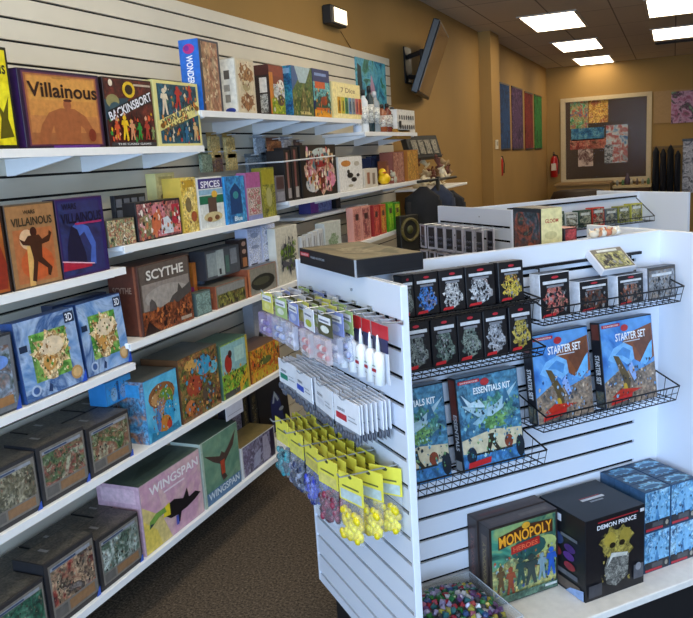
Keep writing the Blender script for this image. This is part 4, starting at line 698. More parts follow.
for i, (a, b, lb) in enumerate([(246, 252, 'leftmost black box with a gold printed spine behind the low purple box'), (254, 261, 'second black box with a gold printed spine, next to the hooded figure box')]):
    wall_box(lb, z, a, b, 0, .1, '#131316', [('r', .3, .1, .7, .9, art(['#6a5c34', '#141416', '#8a7a48'], 50, i, crisp=True))], setback=.16, h=.37, left=[('r', .3, .1, .7, .9, '#4a4028')])
wall_box('grey lilac figure box between the green bird box and the gold spined boxes', z, 236, 245, 412, .08, '#4a4a60', [('r', .05, .02, .95, .98, art(['#3a3848', '#8a88a0', '#5a5870', '#28262e'], 18, 3))], setback=.16, h=.34)
# ------------------------------------------------------------ display units (H shaped slatted gondolas)
G = radians(42.8); AV = Vector((sin(G), cos(G), 0)); BV = Vector((-cos(G), sin(G), 0)); O1 = Vector((-.66537, 1.85317, 0))
RZ = pi/2-G; RE = -G          # front facing, end facing
def GL(a, b, z=0): return O1+AV*a+BV*b+Vector((0, 0, z))
ZT = 1.372; BF = .32; AR = 1.27
GZ = [.2102+.0762*k for k in range(15)]; GZ = [g for g in GZ if g < 1.30]
def rows(zlo, zhi, grooves, gap=.012):
    out = []; lo = zlo
    for g in [x for x in grooves if zlo+.02 < x < zhi-.02]+[None]:
        hi = zhi if g is None else g-gap/2
        out.append((lo, hi)); lo = hi+gap
    return out
def unit(label, org):
    t = thing('display_unit', label, 'display unit', tuple(org), RZ, 'white slatted display units')
    GM = M('#08090b', .8, spec=.1)  # groove backing painted near black to stand for the shade inside
    mb = MB(); mb.box(.022, BF+.009, .17, 1.155, BF+.021, ZT-.004, GM); mb.box(1.155, BF, .17, AR, BF+.03, ZT, PANEL)
    for lo, hi in rows(.17, ZT, GZ): mb.box(.022, BF, lo, 1.155, BF+.009, hi, PANEL); mb.box(.022, BF+.021, lo, 1.155, BF+.03, hi, PANEL)
    mb.build('center_panel', t)
    mb = MB(); mb.box(.008, -.038, .172, .014, .70, ZT-.002, GM)
    for lo, hi in rows(.172, ZT, GZ): mb.box(0, -.032, lo, .008, .692, hi, PANEL); mb.box(.014, -.032, lo, .02, .692, hi, PANEL)
    wp = mb.build('wing_panel', t)
    for b0, b1 in ((-.046, -.032), (.692, .706)): mb = MB(); mb.box(-.001, b0, .172, .021, b1, ZT, PANEL, .002); mb.build('edge_trim', wp)
    mb = MB(); mb.box(AR, -.066, .172, AR+.022, .706, ZT, PANEL, .002); mb.build('wing_panel', t)
    mb = MB(); mb.box(.024, -.002, .172, AR-.001, BF-.001, .2, M('#eceae6', .45), .003); mb.build('bottom_shelf', t)
    mb = MB(); mb.box(.024, BF+.031, .172, AR-.001, .69, .2, M('#eceae6', .45), .003); mb.build('bottom_shelf', t)
    mb = MB(); mb.box(.03, .05, 0, AR-.01, .63, .171, M('#15161a', .6), .004); mb.build('base', t)
    mb = MB(); mb.lathe([(.004, 0), (.004, .004)], '#8a8f98', n=8)
    bmesh.ops.transform(mb.bm, matrix=Matrix.Translation((-.001, .25, 1.325))@Matrix.Rotation(-pi/2, 4, 'Y'), verts=mb.bm.verts)
    mb.build('screw', t)
    return t
u1 = unit('nearest white slatted display unit with hanging packs on its end and wire baskets in front', O1)
O2 = O1+AV*1.59+BV*1.69
u2 = dup(u1, loc=O2, label='second white slatted display unit, behind the nearer one')
mb = MB(); mb.box(.03, .355, 1.19, AR-.03, .69, 1.205, SHELFW, .002)
for a in (.2, .65, 1.1): mb.prism([(a-.005, 1.19), (a+.005, 1.19), (a+.005, 1.11), (a-.005, 1.11)], .355, .6, SHELFW)
o = mb.build('high_shelf', None, tuple(O1), (0, 0, RZ)); tag(o, 'white shelf on the hidden back of the nearest display unit', 'shelf')
# ------------------------------------------------------------ wire baskets
WIRE = M('#16171b', .35, .3)
def basket(label, a0, a1, zb, depth=.17, lip=.055, back=.1):
    t = thing('wire_basket', label, 'basket', tuple(GL((a0+a1)/2, BF, zb)), RZ, 'black wire baskets on the display unit'); w = (a1-a0)/2; r = .0022
    mb = MB(); f = -depth; b = -.008
    for z_ in (0,): mb.path([(-w, b, z_), (-w, f, z_), (w, f, z_), (w, b, z_), (-w, b, z_)], r, WIRE)
    mb.path([(-w, b, back), (-w, b, 0)], r, WIRE); mb.path([(w, b, back), (w, b, 0)], r, WIRE)
    mb.path([(-w, b, back), (-w, f-.015, lip), (w, f-.015, lip), (w, b, back), (-w, b, back)], r*1.3, WIRE); mb.build('frame', t)
    mb = MB(); n = int(w*2/.028)
    for i in range(n+1):
        x = -w+2*w*i/n; mb.path([(x, b, 0), (x, f, 0), (x, f-.015, lip)], r*.7, WIRE, 4)
    for k in (.25, .5, .75): mb.tube((-w, b+(f-b)*k, .0), (w, b+(f-b)*k, .0), r*.7, WIRE, 4)
    mb.tube((-w, f-.008, lip*.5), (w, f-.008, lip*.5), r*.7, WIRE, 4)
    for s in (-1, 1):
        for k in (.3, .6): mb.path([(s*w, b+(f-b)*k, 0), (s*w, b+(f-.015-b)*k, back+(lip-back)*k)], r*.7, WIRE, 4)
    mb.build('wire_mesh', t); return t
basket('upper left wire basket holding the lower row of black figure boxes', .04, .60, 1.052, lip=.03, back=.06)
basket('topmost wire rack on the left carrying the upper row of black figure boxes', .04, .60, 1.218, depth=.15, lip=.015, back=.03)
basket('upper right wire basket holding the small white sided figure boxes', .62, 1.21, 1.14, depth=.15)
basket('lower left wire basket holding the two blue green snow scene boxes', .04, .60, .684)
basket('lower right wire basket holding the two blue dragon boxes', .615, 1.20, .784, depth=.15)
mb = MB(); mb.box(.60, -.012, 1.298, 1.17, -.001, 1.308, WIRE); mb.path([(1.1, -.01, 1.3), (1.1, -.03, 1.30), (1.1, -.03, 1.25)], .003, WIRE); mb.path([(.7, -.01, 1.3), (.7, -.03, 1.30), (.7, -.03, 1.25)], .003, WIRE)
tag(mb.build('hanging_rail', None, tuple(GL(0, BF, 0)), (0, 0, RZ)), 'black metal rail above the upper right wire basket', 'rail')
# ------------------------------------------------------------ boxes on the front of the unit
def gbox(label, a0, a1, b, z, h, d, body, front=(), left=(), top=(), lean=0, name='game_box', cat='game box', group=None, **k):
    return game_box(name, label, cat, tuple(GL((a0+a1)/2, b, z)), RZ, a1-a0, h, d, body, front, left, top, lean=lean, group=group, **k)
SK = ['#1e4f9a', '#3a7cc8', '#5a9ad8', '#2c64b0']
def starter(label, a0, a1):
    gbox(label, a0, a1, .205, .789, .3, .045, '#20242c',
      [('r', .01, .01, .99, .99, art(['#2a62b0', '#4a8ad0', '#6aa4dc', '#3a74c0'], 5, 2)), ('p', [(.4, .74), (.6, .84), (.98, .9), (.99, .5), (.8, .42), (.62, .5), (.5, .62)], '#7c4a30'), ('p', [(.6, .7), (.95, .84), (.97, .6), (.75, .5)], '#684030'),
       ('p', [(.01, .01), (.01, .3), (.3, .42), (.6, .36), (.99, .44), (.99, .01)], art(['#3a3a3c', '#6a625c', '#a08c78', '#7a6a60'], 14, 3)), ('p', [(.1, .56), (.22, .68), (.42, .73), (.58, .66), (.6, .52), (.46, .46), (.34, .54), (.24, .5)], '#74b0e4'), ('p', [(.24, .6), (.4, .68), (.54, .62), (.5, .52), (.38, .58)], '#4a88c8'), ('p', [(.7, .46), (.8, .56), (.9, .66), (.96, .7), (.94, .5), (.8, .42)], '#6ab0e8'), ('p', [(.2, .6), (.3, .58), (.5, .3), (.46, .12), (.38, .14), (.36, .3)], '#584a30'), ('p', [(.46, .42), (.54, .5), (.62, .3), (.56, .26)], '#88a8e0'), ('e', .38, .18, .05, .08, '#b09030'), ('p', [(.12, .12), (.3, .2), (.7, .16), (.3, .1)], '#b83020'),
       ('t', 'STARTER SET', .55, .8, .58, .09, 0, '#eef0f4'), ('r', .4, .73, .72, .74, '#c8d0dc'), ('r', .02, .93, .36, .965, '#b02830'), ('e', .44, .9, .07, .04, '#b03038'), ('p', [(.08, .03), (.1, .09), (.5, .14), (.48, .07)], '#c02a28'), ('t', 'DUNGEONS', .19, .947, .28, .018, 0, '#e8d8d8')],
      left=[('r', 0, 0, 1, 1, '#1c1e26'), ('r', .1, .8, .9, .98, '#6a3830'), ('t', 'STARTER SET', .5, .45, .34, .5, -90, '#d8dce4'), ('r', .1, .02, .9, .2, art(['#2a3c4a', '#6a6450', '#3a5a6a'], 20, 4))], top=[('r', 0, 0, 1, 1, '#2a4468')], lean=7, group=None)
starter('blue dragon box with white title, left one in the lower right basket', .622, .86)
starter('blue dragon box with white title, right one in the lower right basket', .912, 1.15)
def essent(label, a0, a1):
    gbox(label, a0, a1, .205, .689, .305, .045, '#20242c',
      [('r', .01, .01, .99, .99, art(['#244e74', '#3c7498', '#5890ac', '#22445f', '#306480'], 9, 5)), ('e', .6, .6, .34, .18, art(['#2c5c60', '#4a8878', '#7aa890', '#285060'], 13, 4)), ('e', .56, .5, .2, .1, art(['#4a7c48', '#78a868', '#3a6440'], 18, 5)), ('p', [(.02, .72), (.4, .62), (.6, .66), (.98, .86), (.7, .6), (.52, .54), (.3, .56)], '#9cbccc'), ('p', [(.06, .82), (.2, .72), (.34, .74), (.44, .64), (.3, .66), (.16, .68)], '#b8d0dc'), ('p', [(.2, .5), (.34, .56), (.5, .7), (.44, .56), (.3, .46)], '#88b0c4'), ('p', [(.7, .64), (.76, .84), (.84, .66)], '#3a6a8a'),
       ('p', [(.01, .2), (.01, .34), (.5, .4), (.98, .36), (.98, .2), (.5, .16)], '#c4bca0'), ('r', .01, .01, .99, .17, art(['#2a62a0', '#4a8cc8', '#1c3c5a'], 10, 7)), ('p', [(.38, .16), (.44, .36), (.52, .36), (.54, .26), (.62, .16), (.56, .16), (.48, .25), (.42, .14)], '#302c24'), ('e', .75, .24, .07, .07, '#7a3c2c'), ('e', .14, .17, .08, .09, '#1c2a3c'), ('e', .93, .16, .07, .12, '#1a2430'), ('r', .1, .16, .8, .18, '#2c2c28'),
       ('t', 'ESSENTIALS KIT', .55, .84, .6, .07, 0, '#e4ecf2'), ('r', .02, .93, .36, .965, '#b02830'), ('e', .44, .92, .07, .04, '#a83038'), ('p', [(.06, .04), (.08, .1), (.44, .12), (.42, .06)], '#c02a30'), ('t', 'DUNGEONS', .19, .947, .28, .018, 0, '#e8d8d8')],
      left=[('r', 0, 0, 1, 1, '#1c1e26'), ('r', .1, .55, .9, .98, '#6a3028'), ('t', 'ESSENTIALS', .55, .42, .38, .45, -90, '#d0d4dc'), ('r', .1, .02, .9, .12, '#a0a4a8')], top=[('r', 0, 0, 1, 1, '#2a5070')], lean=7)
essent('blue green box with a snow scene, half hidden by the panel edge', .045, .285)
essent('blue green box with a snow scene, fully seen right one in the lower left basket', .33, .567)
def mini(label, a0, a1, b, z, h, pal, sd, side='#1a1a20', d=.05, white=False, lean=3, **k):
    return gbox(label, a0, a1, b, z, h, d, '#141418' if not white else '#d8dae0', [('r', .02, .02, .98, .98, '#191a1f'), ('e', .5, .38, .4, .3, art(pal, 30, sd)), ('e', .42, .46, .26, .2, art(pal[::-1], 34, sd+1)), ('e', .66, .34, .2, .16, art(pal, 44, sd+2)), ('r', .1, .76, .9, .83, '#c8ccd2'), ('r', .22, .68, .78, .73, '#7a7e86'), ('e', .5, .9, .12, .03, '#b02c3a'), ('p', [(.05, .04), (.1, .1), (.5, .12), (.48, .05)], '#c02c34')],
      left=[('r', 0.02, .02, .98, .98, side)], top=[('r', 0, 0, 1, 1, '#1c1c22')], name='figure_box', cat='figure box', lean=lean, **k)
GR = ['#24262a', '#5a6260', '#8a928c', '#34383a']
# upper row left to right
def acol(b, z, px): return along_px(GL(0, b, z), AV, px)
bU = .20
for px0, px1, pal, sd, lb in [(404, 415.5, GR, 1, 'black figure box mostly hidden behind the panel edge, upper row'), (416.5, 440, ['#1a1c24', '#2a62a8', '#4a8ad8', '#8a5a3a'], 2, 'black figure box with a blue creature, upper row'), (441.5, 466, ['#2a2c30', '#a8acb0', '#e0e0e0', '#5a4a44'], 3, 'black figure box with a pale skeletal figure, upper row'), (467.5, 496, ['#2a2c30', '#90969c', '#d0d4d8', '#6a4238'], 4, 'black figure box with white winged figures, right of the pale skeletal one'), (500, 524.5, ['#3a3a20', '#b09a38', '#d8c050', '#6a4a2c', '#a84a3a'], 5, 'black figure box with a yellow gold creature, right end of the upper row')]:
    mini(lb, acol(bU, 1.225, px0), acol(bU, 1.225, px1), bU, 1.225, .125, pal, sd)
for px0, px1, pal, sd, lb in [(405, 432, GR, 6, 'black figure box with a dark grey beast, left end of the lower row'), (434, 458.5, ['#22262a', '#4a5a54', '#7a8a80', '#2a3a34'], 7, 'black figure box with a hunched grey green figure, second of the lower row'), (460, 484, ['#24282c', '#5a6a64', '#8a948a', '#34403a'], 8, 'black figure box with a rocky grey figure, third of the lower row'), (485.5, 508.5, ['#24262c', '#7a8088', '#b8bcc4', '#4a3a34'], 9, 'black figure box with a robed silver figure, fourth of the lower row'), (511, 533, ['#3a3620', '#a89440', '#c8b45c', '#5a4c28'], 10, 'black figure box with a golden tan creature, right end of the lower row')]:
    mini(lb, acol(bU, 1.058, px0), acol(bU, 1.058, px1), bU, 1.058, .15, pal, sd)
WS = '#cfd4de'
mini('small figure box with a red demon, leftmost in the upper right basket', acol(.21, 1.145, 541), acol(.21, 1.145, 571), .21, 1.145, .148, ['#3a2020', '#a83c3c', '#d88a80', '#3a4a3a', '#6a2c2c'], 11, WS, white=True)
mini('small low figure box with dark brown figures, second in the upper right basket', acol(.21, 1.145, 580), acol(.21, 1.145, 609), .21, 1.145, .105, ['#241c1a', '#5a4438', '#7a3c2c', '#3a3432'], 12, WS, white=True)
mini('small low figure box with an orange edge, third in the upper right basket', acol(.21, 1.145, 618), acol(.21, 1.145, 644), .21, 1.145, .105, ['#2a2c2c', '#6a6a62', '#a8583a', '#8a8c84'], 13, WS, white=True)
gbox('grey fronted figure box at the right end of the upper right basket', acol(.21, 1.145, 648), acol(.21, 1.145, 676), .21, 1.145, .115, .05, '#3a3c40', [('r', .05, .04, .95, .96, art(['#5a5e66', '#8a8e94', '#6c7078', '#a08a70'], 16, 4)), ('r', .15, .72, .85, .8, '#c8ccd0'), ('r', .05, .9, .95, .96, '#4a4038')], left=[('r', 0, 0, 1, 1, '#c8ccd8')], name='figure_box', cat='figure box', lean=3)
a_ = acol(.26, 1.255, 597); gbox('tilted white sided figure box lying on top of the low upper right ones', a_, a_+.145, .215, 1.2535, .1, .028, '#d4d6de', [('r', .03, .04, .97, .97, '#6a665c'), ('r', .08, .08, .92, .78, art(['#3a3a2c', '#8a8a50', '#c8c490', '#5a5a4c'], 16, 3)), ('r', .2, .82, .8, .92, '#c8ccc8')], lean=52, name='figure_box', cat='figure box')
# ---- bottom shelf
ZS = .2
def hpx(a, b, py): return along_py(GL(a, b, 0), Vector((0, 0, 1)), py)
h_ = hpx(.41, .195, 529)-ZS
FR = '#3a2f2c'
gbox('dark framed box with a red banner and a crowd of adventurers', .41, .688, .195, ZS, h_, .06, FR,
  [('r', .0, .0, 1, 1, '#2c2422'), ('r', .03, .03, .97, .97, art(['#1c4a44', '#3c8a74', '#8aa468', '#2a5a50', '#5a4a34'], 6, 3)), ('p', [(.03, .1), (.03, .45), (.3, .55), (.6, .5), (.97, .6), (.97, .1)], art(['#8a9a5c', '#c0b870', '#4a7a64', '#6a5a38'], 8, 5)), ('e', .8, .62, .18, .1, '#a8b46c'),
   ('e', .56, .62, .26, .14, '#28504c'), ('p', [(.12, .7), (.12, .86), (.5, .93), (.92, .9), (.92, .74), (.5, .76)], '#4a2814'), ('t', 'MONOPOLY', .52, .81, .78, .14, 3, '#e8a02c'), ('p', [(.3, .6), (.3, .7), (.72, .74), (.72, .64)], '#a02420'), ('t', 'HEROES', .51, .665, .36, .06, 3, '#d86040'), ('e', .52, .92, .06, .04, '#d8a030')] +
  fig(.14, .18, .32, '#5a4428', .5) + fig(.28, .1, .36, '#8a4028', .5) + fig(.43, .2, .34, '#20403c', .6) + fig(.58, .16, .38, '#2c3c3a', .7) + fig(.74, .18, .34, '#7a94a0', .5) + fig(.88, .2, .36, '#2858b0', .55) + [('r', .03, .03, .97, .12, art(['#28443c', '#5a7a68', '#2c3430'], 12, 5)), ('r', .78, .07, .96, .1, '#c8ccc8')],
  left=[('r', 0, 0, 1, 1, '#2f2624'), ('r', .25, .15, .8, .88, '#55473e'), ('t', 'MONOPOLY', .52, .52, .55, .3, 90, '#8a7a54')], top=[('r', 0, 0, 1, 1, '#3a302e'), ('r', .06, .15, .94, .85, '#4a3c38'), ('r', .5, .3, .9, .6, '#5a5048')])
gbox('dark framed box directly behind the adventurer crowd box', .405, .688, .258, ZS, h_+.003, .058, FR, left=[('r', .2, .15, .8, .88, '#4c3a3a'), ('t', 'MONOPOLY', .5, .52, .55, .3, 90, '#7a5048')], top=[('r', .03, .1, .97, .9, '#453734'), ('r', .1, .3, .45, .6, '#5a3430')])
h_ = hpx(.694, .065, 522.5)-ZS
gbox('tall black box with a gold skull faced figure, biggest on the bottom shelf', .695, .952, .065, ZS, h_, .235, '#15161b',
  [('r', .01, .01, .99, .99, '#14141a'), ('t', 'DEMON PRINCE', .52, .88, .66, .055, 0, '#e4e6ec'), ('r', .2, .935, .88, .95, '#a02830'), ('e', .52, .62, .3, .24, art(['#2c2a1c', '#8a7c38', '#b0a050', '#4c4424'], 18, 3)), ('e', .4, .7, .1, .09, '#a8943c'), ('e', .66, .7, .1, .09, '#9a8838'), ('e', .44, .62, .05, .035, '#241c10'), ('e', .6, .62, .05, .035, '#241c10'), ('p', [(.3, .35), (.36, .48), (.52, .52), (.72, .46), (.7, .2), (.5, .1), (.34, .16)], art(['#1c1c1c', '#5a5a58', '#a0a098', '#2c2c2a'], 40, 4)), ('p', [(.34, .36), (.44, .47), (.68, .44), (.7, .48), (.42, .53)], '#c8c8c0'),
   ('r', .04, .05, .26, .2, '#3a3c44'), ('r', .8, .1, .97, .28, '#54565e'), ('e', .88, .25, .05, .05, '#8a8c94'), ('r', .9, .93, .97, .97, '#d8dade')],
  left=[('r', .05, .84, .5, .93, '#c8ccd8'), ('e', .35, .62, .2, .09, '#30406a'), ('e', .3, .45, .2, .08, '#7a2a30'), ('e', .68, .56, .12, .05, '#4a2c6a'), ('e', .66, .46, .12, .05, '#58307a'), ('e', .68, .34, .12, .05, '#8a2c34'), ('r', .15, .2, .85, .26, '#5a5c64'), ('r', .1, .04, .9, .15, '#5c5048'), ('r', .1, .75, .4, .8, '#60646e'), ('r', .5, .68, .85, .72, '#60646e'), ('p', [(.6, .01), (.98, .01), (.98, .14), (.7, .08)], '#8aa4d0')],
  top=[('r', .36, .5, .74, .56, '#c8ccd4'), ('r', .36, .57, .7, .59, '#a02830'), ('r', .44, .42, .66, .46, '#8a8e96')])
zt = hpx(.987, .10, 493); hb = (zt-ZS)/2
for k in range(2):
    for j in range(3):
        for i in range(2):
            a0 = .987+i*.123
            where = ('front' if j == 0 else 'middle' if j == 1 else 'back')+' row, '+('left' if i == 0 else 'right')+' column'
            gbox(('upper' if k else 'lower')+' light blue figure box, '+where+' of the stack', a0, a0+.12, .10+j*.072, ZS+k*hb+.0003*k, hb-.001, .07, '#2a4a6c',
             [('r', .02, .22, .98, .98, art(['#2a5a8c', '#5a9ac8', '#8ac0e0', '#a8d0e8', '#24486c'], 9, i+2*j+3*k)), ('p', [(.2, .24), (.3, .7), (.55, .9), (.8, .7), (.85, .24)], '#7ab4dc'), ('p', [(.4, .24), (.5, .6), (.6, .24)], '#4a86b8'), ('r', .02, .02, .98, .26, '#23252c'), ('r', .3, .1, .72, .22, '#4a4c50'), ('r', .05, .03, .7, .09, '#b02c38'), ('e', .86, .14, .06, .06, '#a09a8c')],
             left=[('r', 0, 0, 1, 1, '#3a5a7c')], top=[('r', .02, .02, .98, .98, '#26405c'), ('e', .5, .5, .45, .42, art(['#3a7aa8', '#8abcd8', '#5a9ac0'], 14, i+j)), ('e', .5, .4, .3, .18, '#2c5a80')], name='figure_box', cat='figure box', group='light blue figure boxes in the stack', bev=.001)
# ---- black boxed set on top of the wing
t = game_box('game_box', 'flat black boxed set with a red label lying on top of the nearest display unit', 'game box', tuple(GL(-.03, .3675, ZT+.001)), RE, .425, .05, .215, '#17191f',
  front=[('r', .01, .52, .99, .535, '#0c0d10'), ('r', .02, .55, .2, .8, '#b82c34'), ('t', 'DUNGEONS', .11, .67, .14, .14, 0, '#e8c8c8'), ('t', 'BOXED ADVENTURE', .36, .58, .26, .14, 0, '#9aa0aa'), ('r', .01, .04, .99, .1, '#24272e')],
  right=[('r', .01, .52, .99, .535, '#0c0d10'), ('r', .02, .1, .98, .14, '#242830')], top=[('r', .01, .01, .99, .99, art(['#4a4438', '#6e6450', '#8a8068', '#5a5848', '#3c3c34'], 7, 3)), ('r', .3, .3, .7, .6, art(['#6a6450', '#9a9078', '#5a4c3c'], 12, 5))])
mb = MB(); mb.path([(-.03-.0005, .155-.0005, .001), (-.03-.0005, .155-.0005, .05)], .0035, plastic('#d8dce4', .5), 6)
o = mb.build('tape_strip', t, (0, 0, 0)); o.matrix_parent_inverse = Matrix.Identity(4); o.location = Vector((.2125-.0, 0, 0)); o.data.transform(Matrix.Translation((.0305, -.1545, 0)))
# ---- dice bin
BX0, BX1, BY0, BY1 = .03, .398, .005, .30
t = thing('dice_bin', 'clear plastic bin heaped with coloured dice at the left of the bottom shelf', 'bin', tuple(GL((BX0+BX1)/2, (BY0+BY1)/2, ZS)), RZ)
hw, hd = (BX1-BX0)/2, (BY1-BY0)/2; CP = plastic('#e8eef4', .22, .05); mb = MB()
mb.box(-hw, -hd, .0005, hw, hd, .004, CP)
for a in [(-hw, -hd, -hw+.003, hd), (hw-.003, -hd, hw, hd), (-hw+.003, -hd, hw-.003, -hd+.003), (-hw+.003, hd-.003, hw-.003, hd)]: mb.box(a[0], a[1], .004, a[2], a[3], .085, CP)
mb.build('walls', t)
mb = MB(); mb.path([(-hw, -hd, .086), (hw, -hd, .086), (hw, hd, .086), (-hw, hd, .086), (-hw, -hd, .086)], .002, M('#b8c0c8', .2), 5); mb.build('rim', t)
DC = [('red', '#8a2430'), ('pink', '#94586c'), ('dark green', '#1c5a30'), ('bright green', '#2c6c34'), ('yellow', '#98903c'), ('blue', '#2c4470'), ('purple', '#5c3c6c'), ('white', '#a8a8ac'), ('black', '#202228'), ('teal', '#2a5c60'), ('grey lilac', '#8a84a4')]
rnd = random.Random(3)
def die_mesh(kind, col):
    mb = MB(); m = M(col, .25, var=.1, scale=60, coat=.4); r = .0125
    if kind == 0: mb.box(-.0085, -.0085, -.0085, .0085, .0085, .0085, m, .0015)
    else:
        bmesh.ops.create_icosphere(mb.bm, subdivisions=1, radius=r) if kind == 1 else mb.faces([(0, 0, r*1.2), (r, 0, 0), (0, r, 0), (-r, 0, 0), (0, -r, 0), (0, 0, -r*1.2)], [(0, 1, 2), (0, 2, 3), (0, 3, 4), (0, 4, 1), (5, 2, 1), (5, 3, 2), (5, 4, 3), (5, 1, 4)], m)
        mb.mi(m)
    return mb
PR = {}
def heap(x, y): return .05+.075*max(0, 1-(x/(hw))**2)*max(0, 1-(y/hd)**2)
mb = MB(); n = 14; vs = []; 
for j in range(n+1):
    for i in range(n+1):
        x = -hw+.006+(2*hw-.012)*i/n; y = -hd+.006+(2*hd-.012)*j/n; vs.append((x, y, heap(x, y)-.012+rnd.uniform(-.004, .004)))
fs = [(j*(n+1)+i, j*(n+1)+i+1, (j+1)*(n+1)+i+1, (j+1)*(n+1)+i) for j in range(n) for i in range(n)]
base = len(vs); vs += [(-hw+.006, -hd+.006, .006), (hw-.006, -hd+.006, .006), (hw-.006, hd-.006, .006), (-hw+.006, hd-.006, .006)]
row = lambda j: [j*(n+1)+i for i in range(n+1)]; col = lambda i: [j*(n+1)+i for j in range(n+1)]
fs += [tuple([base, base+1]+row(0)[::-1]), tuple([base+2, base+3]+row(n)), tuple([base+3, base]+col(0)), tuple([base+1, base+2]+col(n)[::-1])]
mb.faces(vs, fs, art([c for _, c in DC], 60, 2, crisp=True, distort=3)); o = mb.build('dice_heap', None, tuple(GL((BX0+BX1)/2, (BY0+BY1)/2, ZS)), (0, 0, RZ)); tag(o, 'lower mass of small coloured dice filling the clear bin', 'dice', kind='stuff')
pts = []
tries = 0
while len(pts) < 270 and tries < 30000:
    tries += 1; x = rnd.uniform(-hw+.02, hw-.02); y = rnd.uniform(-hd+.02, hd-.02)
    if all((x-a)**2+(y-b)**2 > .0158**2 for a, b in pts): pts.append((x, y))
for x, y in pts:
    cn, c = rnd.choice(DC); kd = rnd.randrange(3); key = (kd, c); p = GL((BX0+BX1)/2+x, (BY0+BY1)/2+y, ZS+heap(x, y)+rnd.uniform(-.002, .006))
    e = (rnd.uniform(0, 6), rnd.uniform(0, 6), rnd.uniform(0, 6))
    if key not in PR: o = die_mesh(kd, c).build('die', None, tuple(p), e); PR[key] = o
    else: o = PR[key].copy(); COL.objects.link(o); o.location = p; o.rotation_euler = e
    tag(o, cn+' die in the heap filling the clear bin', 'die', cn+' dice in the clear bin')
# ------------------------------------------------------------ end panel: hooks and packs
MET = M('#c4c8ce', .3, .8)
def hook(label, b, z, L):
    mb = MB(); mb.box(-.015, -.003, -.006, .015, -.0005, .006, MET); mb.tube((0, -.002, 0), (0, -L, .004), .0022, MET); mb.tube((0, -L, .004), (0, -L-.008, .016), .0022, MET)
    tag(mb.build('peg_hook', None, tuple(GL(0, b, z)), (0, 0, RE)), label, 'hook', 'peg hooks on the end panel')
def epack(proto, a, b, z, label, group, turn=0):
    return dup(proto, loc=GL(a, b, z), rz=RE+radians(turn+rnd.uniform(-5, 5)), label=label, group=group)
def blister(hd_col, tint, pal, sd, w=.095, red=None):
    t = thing('dice_pack', 'x', 'dice pack', (0, 0, 0), RE)
    mb = MB(); mb.box(-w/2, -.001, -.052, w/2, .001, .012, M(hd_col[1], .4), .0004); mb.flat(lambda u, v, e: (-w/2+u*w, -.001-e, -.052+v*.064), [('r', .08, .55, .92, .85, '#e8eaf0'), ('r', .14, .62, .8, .7, '#70748a'), ('e', .5, .3, .3, .16, hd_col[-1])], w, .064); mb.build('header_card', t)
    mb = MB(); mb.box(-w/2+.004, -.02, -.125, w/2-.004, -.0012, -.054, plastic(tint, .35), .003); mb.build('clear_tray', t)
    mb = MB(); r2 = random.Random(sd)
    for i in range(7): mb.ball((-w/2+.02+(i % 4)*.018, -.010, -.108+.022*(i//4)), .0085, pal[i % len(pal)], 6)
    mb.build('dice_set', t); return t
protos = [blister(['#b8b040', '#d8d468', '#e8e490'], '#b8a8d8', ['#6a5a9a', '#e8e8f0', '#8a7ab0'], 1), blister(['#7a9a50', '#a8c078', '#dce4d0'], '#c0c8e0', ['#b8c0e8', '#5a6ab0', '#e8e8f4'], 2),
          blister(['#6a78b8', '#8a98d0', '#c0c8e8'], '#d8dcec', ['#d8d8e8', '#b0a8c8', '#f0f0f4'], 3), blister(['#c8ccd4', '#e4e6ec', '#a8b830'], '#f0e8e8', ['#b02030', '#d04050', '#e8d0d0'], 4), blister(['#a8a428', '#4a4a28', '#e0e4dc'], '#f0e0e0', ['#b02030', '#c83a48', '#e8e8e8'], 5)]
cn5 = ['yellow', 'green', 'lavender', 'white and lime', 'olive and white']
cols = [(.575, .155, 5, 0), (.46, .15, 5, 1), (.35, .15, 5, 2), (.24, .145, 4, 3), (.135, .14, 3, 4)]
rn = ['front', 'second', 'third', 'fourth', 'fifth', 'sixth', 'seventh', 'eighth', 'last']
used = set()
for b, L, n_, pi_ in cols:
    hook('upper row peg hook carrying the %s topped dice packs' % cn5[pi_], b, 1.288, L+.01)
    for i in range(n_):
        pr = protos[pi_] if i == 0 else protos[(pi_+[0, 3, 2, 3, 1, 2][i]) % 5]; a = -(L-i*.032); k = protos.index(pr)
        epack(pr, a, b, 1.281, '%s topped dice pack, %s on the %s upper row hook' % (cn5[k], rn[i], ['leftmost', 'second', 'third', 'fourth', 'fifth'][pi_]), 'clear dice packs in the upper row')
# glue tubes
t = thing('glue_pack', 'x', 'glue pack', (0, 0, 0), RE); RD = M('#c41e2c', .35)
mb = MB(); mb.box(-.024, -.001, -.022, .024, .001, .014, RD, .0004); mb.box(-.02, -.0014, -.058, .02, .0006, -.022, M('#2a2c5a', .4)); mb.box(-.022, -.0006, -.14, .022, .001, -.058, M('#dfe2ea', .4)); mb.build('backing_card', t)
mb = MB(); mb.lathe([(.006, 0), (.0175, .003), (.018, .082), (.006, .092)], M('#f0f2f4', .3), (0, -.018, -.142), 12, .8); mb.flat(lambda u, v, e: (-.011+u*.022, -.0327-e, -.125+v*.05), [('r', 0, .45, 1, .62, '#b02838'), ('r', .1, .75, .9, .8, '#7a9a80'), ('r', .2, .2, .8, .26, '#b0b4bc')], .022, .05); tb = mb.build('tube', t)
mb = MB(); mb.lathe([(.006, 0), (.005, .02), (.003, .035), (.002, .042)], M('#f4f4f6', .3), (0, -.018, -.05), 8); mb.build('nozzle', tb); gp = t
